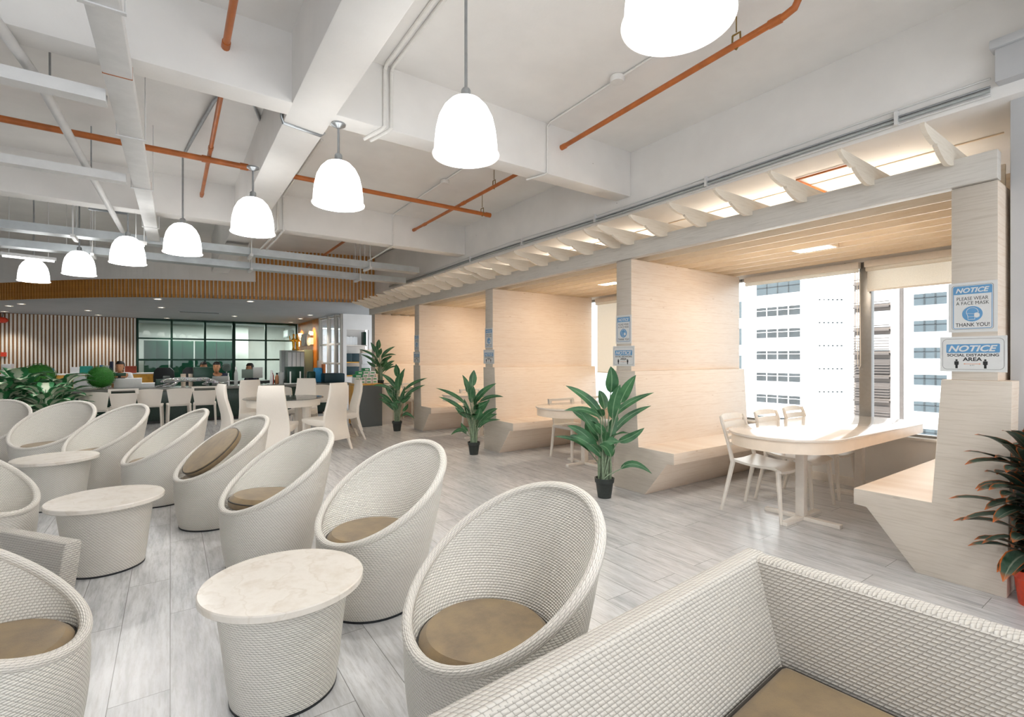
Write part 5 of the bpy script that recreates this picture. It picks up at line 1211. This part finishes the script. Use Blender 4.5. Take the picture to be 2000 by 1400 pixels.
# ------------------------------------------------------------------ people
def person(label, x, y, rz, shirt, seatz=0.45, lean=0.0, turn=0.0, hair='hair', desk=0.76, head=0.70):
    t = thing('person', label, 'person', (x, y, 0), rz)
    z = seatz; L_ = lean
    def sp(h): return L_ * h        # forward lean with height
    V = [(0, 0, z + 0.09), (sp(.2), 0, z + 0.26), (sp(.42), 0, z + 0.45), (sp(.52) + 0.02, 0, z + head - 0.155), (sp(.6) + 0.035, 0, z + head - 0.11)]
    Ed = [(0, 1), (1, 2), (2, 3), (3, 4)]; Rr = [(0.15, 0.115), (0.14, 0.10), (0.155, 0.10), (0.056, 0.056), (0.052, 0.052)]
    def chain(root, pts, rs):
        k = root
        for q, r in zip(pts, rs): V.append(q); Rr.append(r); Ed.append((k, len(V) - 1)); k = len(V) - 1
    hz = desk + 0.035
    for s in (1, -1):
        chain(2, [(sp(.42) + 0.0, s * 0.17, z + 0.46), (sp(.3) + 0.08, s * 0.225, z + 0.22), (0.30 + L_ * 0.1, s * 0.14, max(hz, z + 0.2)), (0.36 + L_ * 0.1, s * 0.12, max(hz - 0.01, z + 0.19))], [0.06, 0.046, 0.03, 0.032])
        chain(0, [(0.1, s * 0.1, z + 0.08), (0.42, s * 0.11, z + 0.07), (0.43, s * 0.11, 0.1), (0.5, s * 0.11, 0.05)], [0.085, 0.065, 0.045, 0.035])
    vs, fs = skin_mesh(V, Ed, Rr)
    g = G().add(vs, fs)
    # head sculpted as one surface: cranium, brow, nose, mouth and chin, joined into the neck
    hc = Vector((sp(.68) + 0.05, 0, z + head)); cs, sn = math.cos(turn), math.sin(turn)
    rings = []; U = 20; prof_h = [(-0.125, 0.03, 0.034, 0.03), (-0.112, 0.046, 0.045, 0.035), (-0.09, 0.06, 0.055, 0.022), (-0.06, 0.075, 0.066, 0.008), (-0.02, 0.086, 0.072, 0.0), (0.02, 0.093, 0.075, -0.006), (0.06, 0.09, 0.072, -0.01), (0.09, 0.074, 0.06, -0.012), (0.108, 0.05, 0.04, -0.012), (0.116, 0.02, 0.016, -0.012)]
    for dz, a, b, off in prof_h:
        ring = []
        for i in range(U):
            an = 2 * PI * i / U; fx_ = math.cos(an); px_ = off + a * fx_; py_ = b * math.sin(an)
            if fx_ > 0.93 and -0.05 < dz < 0.0: px_ += 0.02 if dz < -0.03 else 0.012
            if fx_ > 0.93 and dz == -0.06: px_ += 0.016
            if 0.75 < fx_ < 0.96 and dz == 0.02: px_ -= 0.006
            ring.append(hc + Vector((px_ * cs - py_ * sn, px_ * sn + py_ * cs, dz)))
        rings.append(ring)
    g.loft(rings, True, True, True)
    def H(a, b, c): return hc + Vector((a * cs - b * sn, a * sn + b * cs, c))
    for s in (1, -1):
        g.ball(H(-0.005, s * 0.074, -0.01), (0.018, 0.01, 0.03), u=8, v=6)
        wr = Vector((0.36 + L_ * 0.1, s * 0.12, max(hz - 0.01, z + 0.19)))
        for f_ in range(4):
            yy = s * (0.030 - 0.02 * f_); ln = (0.06, 0.072, 0.068, 0.052)[f_]
            g.tube([wr + Vector((0.02, yy * 0.8, 0.004)), wr + Vector((0.02 + ln * 0.6, yy, 0.008)), wr + Vector((0.02 + ln, yy * 1.05, -0.012))], [0.0085, 0.008, 0.006], 6)
        g.tube([wr + Vector((0.0, -s * 0.025, 0)), wr + Vector((0.025, -s * 0.05, 0.0)), wr + Vector((0.05, -s * 0.055, -0.008))], [0.0095, 0.009, 0.007], 6)
    g.build('body', 'skin', t, ang=70)
    g = G()
    for s in (1, -1): g.ball(H(0.083, s * 0.03, 0.012), (0.006, 0.008, 0.0045), u=8, v=6)
    g.build('eyes', 'eye', t)
    g = G(); rings = []
    def hp(dz):
        for q0, q1 in zip(prof_h, prof_h[1:]):
            if q0[0] <= dz <= q1[0]: k = (dz - q0[0]) / (q1[0] - q0[0]); return [q0[n] + (q1[n] - q0[n]) * k for n in (1, 2, 3)]
        return [0.02, 0.016, -0.012]
    for dz in (-0.06, -0.02, 0.02, 0.045, 0.062, 0.09, 0.108, 0.116):
        a_, b_, o_ = hp(dz); ring = []
        for i in range(U):
            an = 2 * PI * i / U; fx_ = math.cos(an); front = fx_ > 0.15 and dz < 0.05
            e_ = -0.02 if front else 0.013
            ring.append(H(o_ + (a_ + e_) * fx_, (b_ + (-0.012 if front else 0.011)) * math.sin(an), dz + (0.014 if dz > 0.1 else 0)))
        rings.append(ring)
    g.loft(rings, True, True, True); g.build('hair', hair, t, ang=70)
    nb = [i for i in range(3)] + [5, 6, 7, 9 + 4, 10 + 4, 11 + 4]
    V2 = [V[0], V[1], V[2], (V[3][0], 0, V[3][2] - 0.03)]; E2 = [(0, 1), (1, 2), (2, 3)]; R2 = [(0.162, 0.128), (0.154, 0.114), (0.168, 0.114), 0.07]
    for base in (5, 13):
        k = 2
        for j, r in enumerate((0.072, 0.06, 0.045)):
            V2.append(V[base + j] if j < 2 else Vector(V[base + 1]).lerp(Vector(V[base + 2]), 0.85)); R2.append(r); E2.append((k, len(V2) - 1)); k = len(V2) - 1
    vs, fs = skin_mesh([tuple(q) for q in V2], E2, R2); G().add(vs, fs).build('shirt', shirt, t, ang=70)
    V3 = [V[0]]; E3 = []; R3 = [(0.158, 0.122)]
    for base in (9, 17):
        k = 0
        for j, r in enumerate((0.095, 0.076, 0.058)): V3.append(V[base + j]); R3.append(r); E3.append((k, len(V3) - 1)); k = len(V3) - 1
    vs, fs = skin_mesh(V3, E3, R3); G().add(vs, fs).build('trousers', 'trouser', t, ang=70)
    # the stool they sit on
    t3 = thing('desk_stool', 'plain dark stool under the ' + ' '.join(label.split()[:9]), 'stool', (x, y, 0), rz)
    G().lathe([(0.17, 0), (0.18, 0.01), (0.16, 0.03), (0.03, 0.05), (0.03, z - 0.1), (0.19, z - 0.09), (0.2, z - 0.05), (0.17, z - 0.045)], 24, cap0=True, cap1=True).build('seat', 'black', t3)
    return t
def seat_person(label, px, Y, rz, shirt, **kw):
    p = atY(px, 716, Y); return person(label, p.x, Y, rz, shirt, **kw)
seat_person('person in a white shirt looking down behind the dark monitor', 236, 14.45, R(-95), 'shirt_white', lean=0.08, turn=R(-5), desk=0.755, seatz=0.51, head=0.655)
seat_person('person in a navy shirt behind the open laptop', 424, 13.95, R(-100), 'shirt_navy', lean=0.05, turn=R(-10), desk=0.755, seatz=0.48, head=0.665)
seat_person('person half hidden behind the dark printer', 398, 15.0, R(-95), 'shirt_green', lean=0.05, turn=R(8), desk=0.6, seatz=0.44)
seat_person('person leaning sideways behind the pale grey monitor', 496, 15.0, R(-150), 'shirt_navy', lean=0.12, desk=0.6, seatz=0.40)
seat_person('person in a white shirt turned away at the far left edge', 1, 14.2, R(150), 'shirt_white', lean=0.25, desk=0.5, seatz=0.32)
# ================================================================== OUTSIDE
def tower(label, X, xa, xb, mt, bands, extra=None, zmin=-45, zmax=45):
    """facade plane at X, spanning picture columns xa..xb; windows as separate parts"""
    ya, yb = atX(xa, 700, X).y, atX(xb, 700, X).y; y0, y1 = min(ya, yb), max(ya, yb)
    t = thing('tower', label, 'building', (X, (y0 + y1) / 2, zmin), 0, None); yc = (y0 + y1) / 2
    G().box(0, 14, y0 - yc, y1 - yc, 0, zmax - zmin).build('wall', mt, t, smooth=False)
    for (wx0, wx1, yt, yb_, n, kind) in bands:
        q0, q1 = atX(wx0, yt, X), atX(wx1, yb_, X); zt = atX(wx0, yt, X).z; zb = atX(wx0, yb_, X).z; a_, b_ = min(q0.y, q1.y) - yc, max(q0.y, q1.y) - yc
        o = G().box(-0.06, 0.0, a_, b_, zb - zmin, zt - zmin).build('window', kind, t, smooth=False)
        if n:
            g = G()
            for k in range(1, n): y_ = a_ + (b_ - a_) * k / n; g.box(-0.12, -0.06, y_ - 0.06, y_ + 0.06, zb - zmin, zt - zmin)
            g.box(-0.12, -0.06, a_, b_, zb - zmin + (zt - zb) * 0.62, zb - zmin + (zt - zb) * 0.67)
            g.build('mullion', 'tower_white' if kind == 'tower_win' else 'tower_win', o, smooth=False)
    return t, yc, zmin
bands = [(1478, 1563, 561 + 41.6 * k + (-4 if k == 0 else 0), 578 + 41.2 * k, 4, 'tower_win' if k else 'tower_win2') for k in range(0, 7)]
tw, yc, zm = tower('white office tower with grey window bands through the left pane', 70, 1449, 1671, 'tower_white', bands)
for r_ in range(5):
    g = G()
    for k in range(6):
        q = atX(1601 + 8.6 * k, 585 + 45 * r_, 70); g.box(-0.05, 0, q.y - yc - 0.11, q.y - yc + 0.11, q.z - zm - 0.1, q.z - zm + 0.1)
    g.build('vent_row', 'tower_win', tw, smooth=False)
tower('pale glazed tower seen in the strip beside the booth panel', 110, 1380, 1460, 'tower_white', [(1436, 1457, 590 + 52 * k, 622 + 52 * k, 0, 'tower_win2') for k in range(5)])
bands = [(1785, 1850, 575 + 52 * k, 597 + 51.3 * k, 3, 'tower_win2') for k in range(-3, 6)]
t2w, yc2, zm2 = tower('white apartment tower with blue windows through the right pane', 56, 1740, 2100, 'tower_white', bands)
q = atX(1762, 700, 56); G().tube([(-0.15, q.y - yc2, 5), (-0.15, q.y - yc2, 85)], 0.16, 10).build('downpipe', 'tower_rail', t2w)
t3w, yc3, zm3 = tower('beige stair tower with open landings between the two white towers', 60, 1668, 1741, 'tower_beige', [(1672, 1739, 566 + 44.5 * k, 596 + 44.5 * k, 0, 'tower_white' if k < 3 else 'tower_rail') for k in range(-2, 7)])
for k in range(-2, 7):
    g = G(); q0, q1 = atX(1670, 604 + 44.5 * k, 60), atX(1740, 604 + 44.5 * k, 60); a_, b_ = min(q0.y, q1.y) - yc3, max(q0.y, q1.y) - yc3
    for i in range(6 if k >= 2 else 2): zz_ = q0.z - zm3 + 0.28 * i + 0.3; g.box(-0.5, -0.46, a_, b_, zz_ - 0.05, zz_ + 0.05)
    g.box(-0.55, 0, a_, b_, q0.z - zm3, q0.z - zm3 + 0.18); g.build('landing', 'tower_rail', t3w, smooth=False)
# ================================================================== LIGHT
wd = bpy.data.worlds.new('overcast'); S.world = wd; wd.use_nodes = True
bg = wd.node_tree.nodes['Background']
tc = wd.node_tree.nodes.new('ShaderNodeTexCoord'); sp = wd.node_tree.nodes.new('ShaderNodeSeparateXYZ'); rp = wd.node_tree.nodes.new('ShaderNodeValToRGB')
wd.node_tree.links.new(tc.outputs['Generated'], sp.inputs[0]); wd.node_tree.links.new(sp.outputs[2], rp.inputs[0]); wd.node_tree.links.new(rp.outputs[0], bg.inputs[0])
rp.color_ramp.elements[0].color = (0.86, 0.9, 0.95, 1); rp.color_ramp.elements[1].color = (0.95, 0.98, 1.0, 1)
bg.inputs[1].default_value = 1.75
def sun(name, e, rot, ang=3, col=(1, 0.97, 0.92)):
    l = bpy.data.lights.new(name, 'SUN'); l.energy = e; l.angle = R(ang); l.color = col
    o = bpy.data.objects.new(name, l); COL.objects.link(o); o.rotation_euler = rot; return o
d = Vector((0.72, 0.12, -0.68)); sun('sun', 10.0, d.to_track_quat('-Z', 'Y').to_euler())
def area(name, e, loc, sx, sy, col, rot=(0, 0, 0), spread=180):
    l = bpy.data.lights.new(name, 'AREA'); l.shape = 'RECTANGLE'; l.size = sx; l.size_y = sy; l.energy = e; l.color = col; l.spread = R(spread)
    o = bpy.data.objects.new(name, l); COL.objects.link(o); o.location = loc; o.rotation_euler = rot; return o
def point(name, e, loc, col, r=0.05):
    l = bpy.data.lights.new(name, 'POINT'); l.energy = e; l.shadow_soft_size = r; l.color = col
    o = bpy.data.objects.new(name, l); COL.objects.link(o); o.location = loc; return o
for k, y in enumerate((2.15, 4.75, 7.35, 9.9)):
    area('booth_lamp', 8.5 if k == 0 else 11, (XF + 1.095, y, 2.383), 0.14, 0.28, (1.0, 0.90, 0.77) if k == 0 else (1.0, 0.83, 0.64))
    area('soffit_fill', 8, (XF + 0.8, y, 2.56), 0.06, 1.9, (1.0, 0.89, 0.75), (R(180), 0, 0))  # added upward fill that brightens the soffit, no fitting above the slats
for k, (px, py) in enumerate(dl):
    p = atZ(px, py, ZR); warm = k >= 11
    l = bpy.data.lights.new('downlight_beam', 'SPOT'); l.energy = 45 if not warm else 110; l.spot_size = R(110 if not warm else 64); l.spot_blend = 0.6; l.shadow_soft_size = 0.05; l.color = (1, 0.95, 0.88) if not warm else (1, 0.72, 0.36)
    o = bpy.data.objects.new('downlight_beam', l); COL.objects.link(o); o.location = (p.x, p.y, ZR - 0.02)
    if warm: o.rotation_euler = Vector((3.95 - p.x, 0.3, -0.75)).to_track_quat('-Z', 'Y').to_euler()
area('meeting_room_lamp', 85, (1.5, 21.0, 2.6), 3.5, 0.8, (0.95, 1, 0.98))
# ================================================================== CAMERA
cd = bpy.data.cameras.new('camera'); cd.sensor_width = 36; cd.lens = FPX / 2000 * 36; cd.clip_start = 0.02; cd.clip_end = 500
co = bpy.data.objects.new('camera', cd); COL.objects.link(co); co.location = (0, 0, EYE); co.rotation_euler = (R(90), 0, -YAW)
S.camera = co
S.view_settings.view_transform = 'Standard'; S.view_settings.look = 'None'; S.view_settings.gamma = 1; S.view_settings.use_curve_mapping = False
S.view_settings.exposure = 0.7
try:
    S.cycles.use_denoising = True; S.cycles.max_bounces = 10; S.cycles.diffuse_bounces = 6; S.cycles.glossy_bounces = 4; S.cycles.transparent_max_bounces = 16
    S.cycles.caustics_reflective = False; S.cycles.caustics_refractive = False; S.cycles.sample_clamp_indirect = 6
except Exception: pass
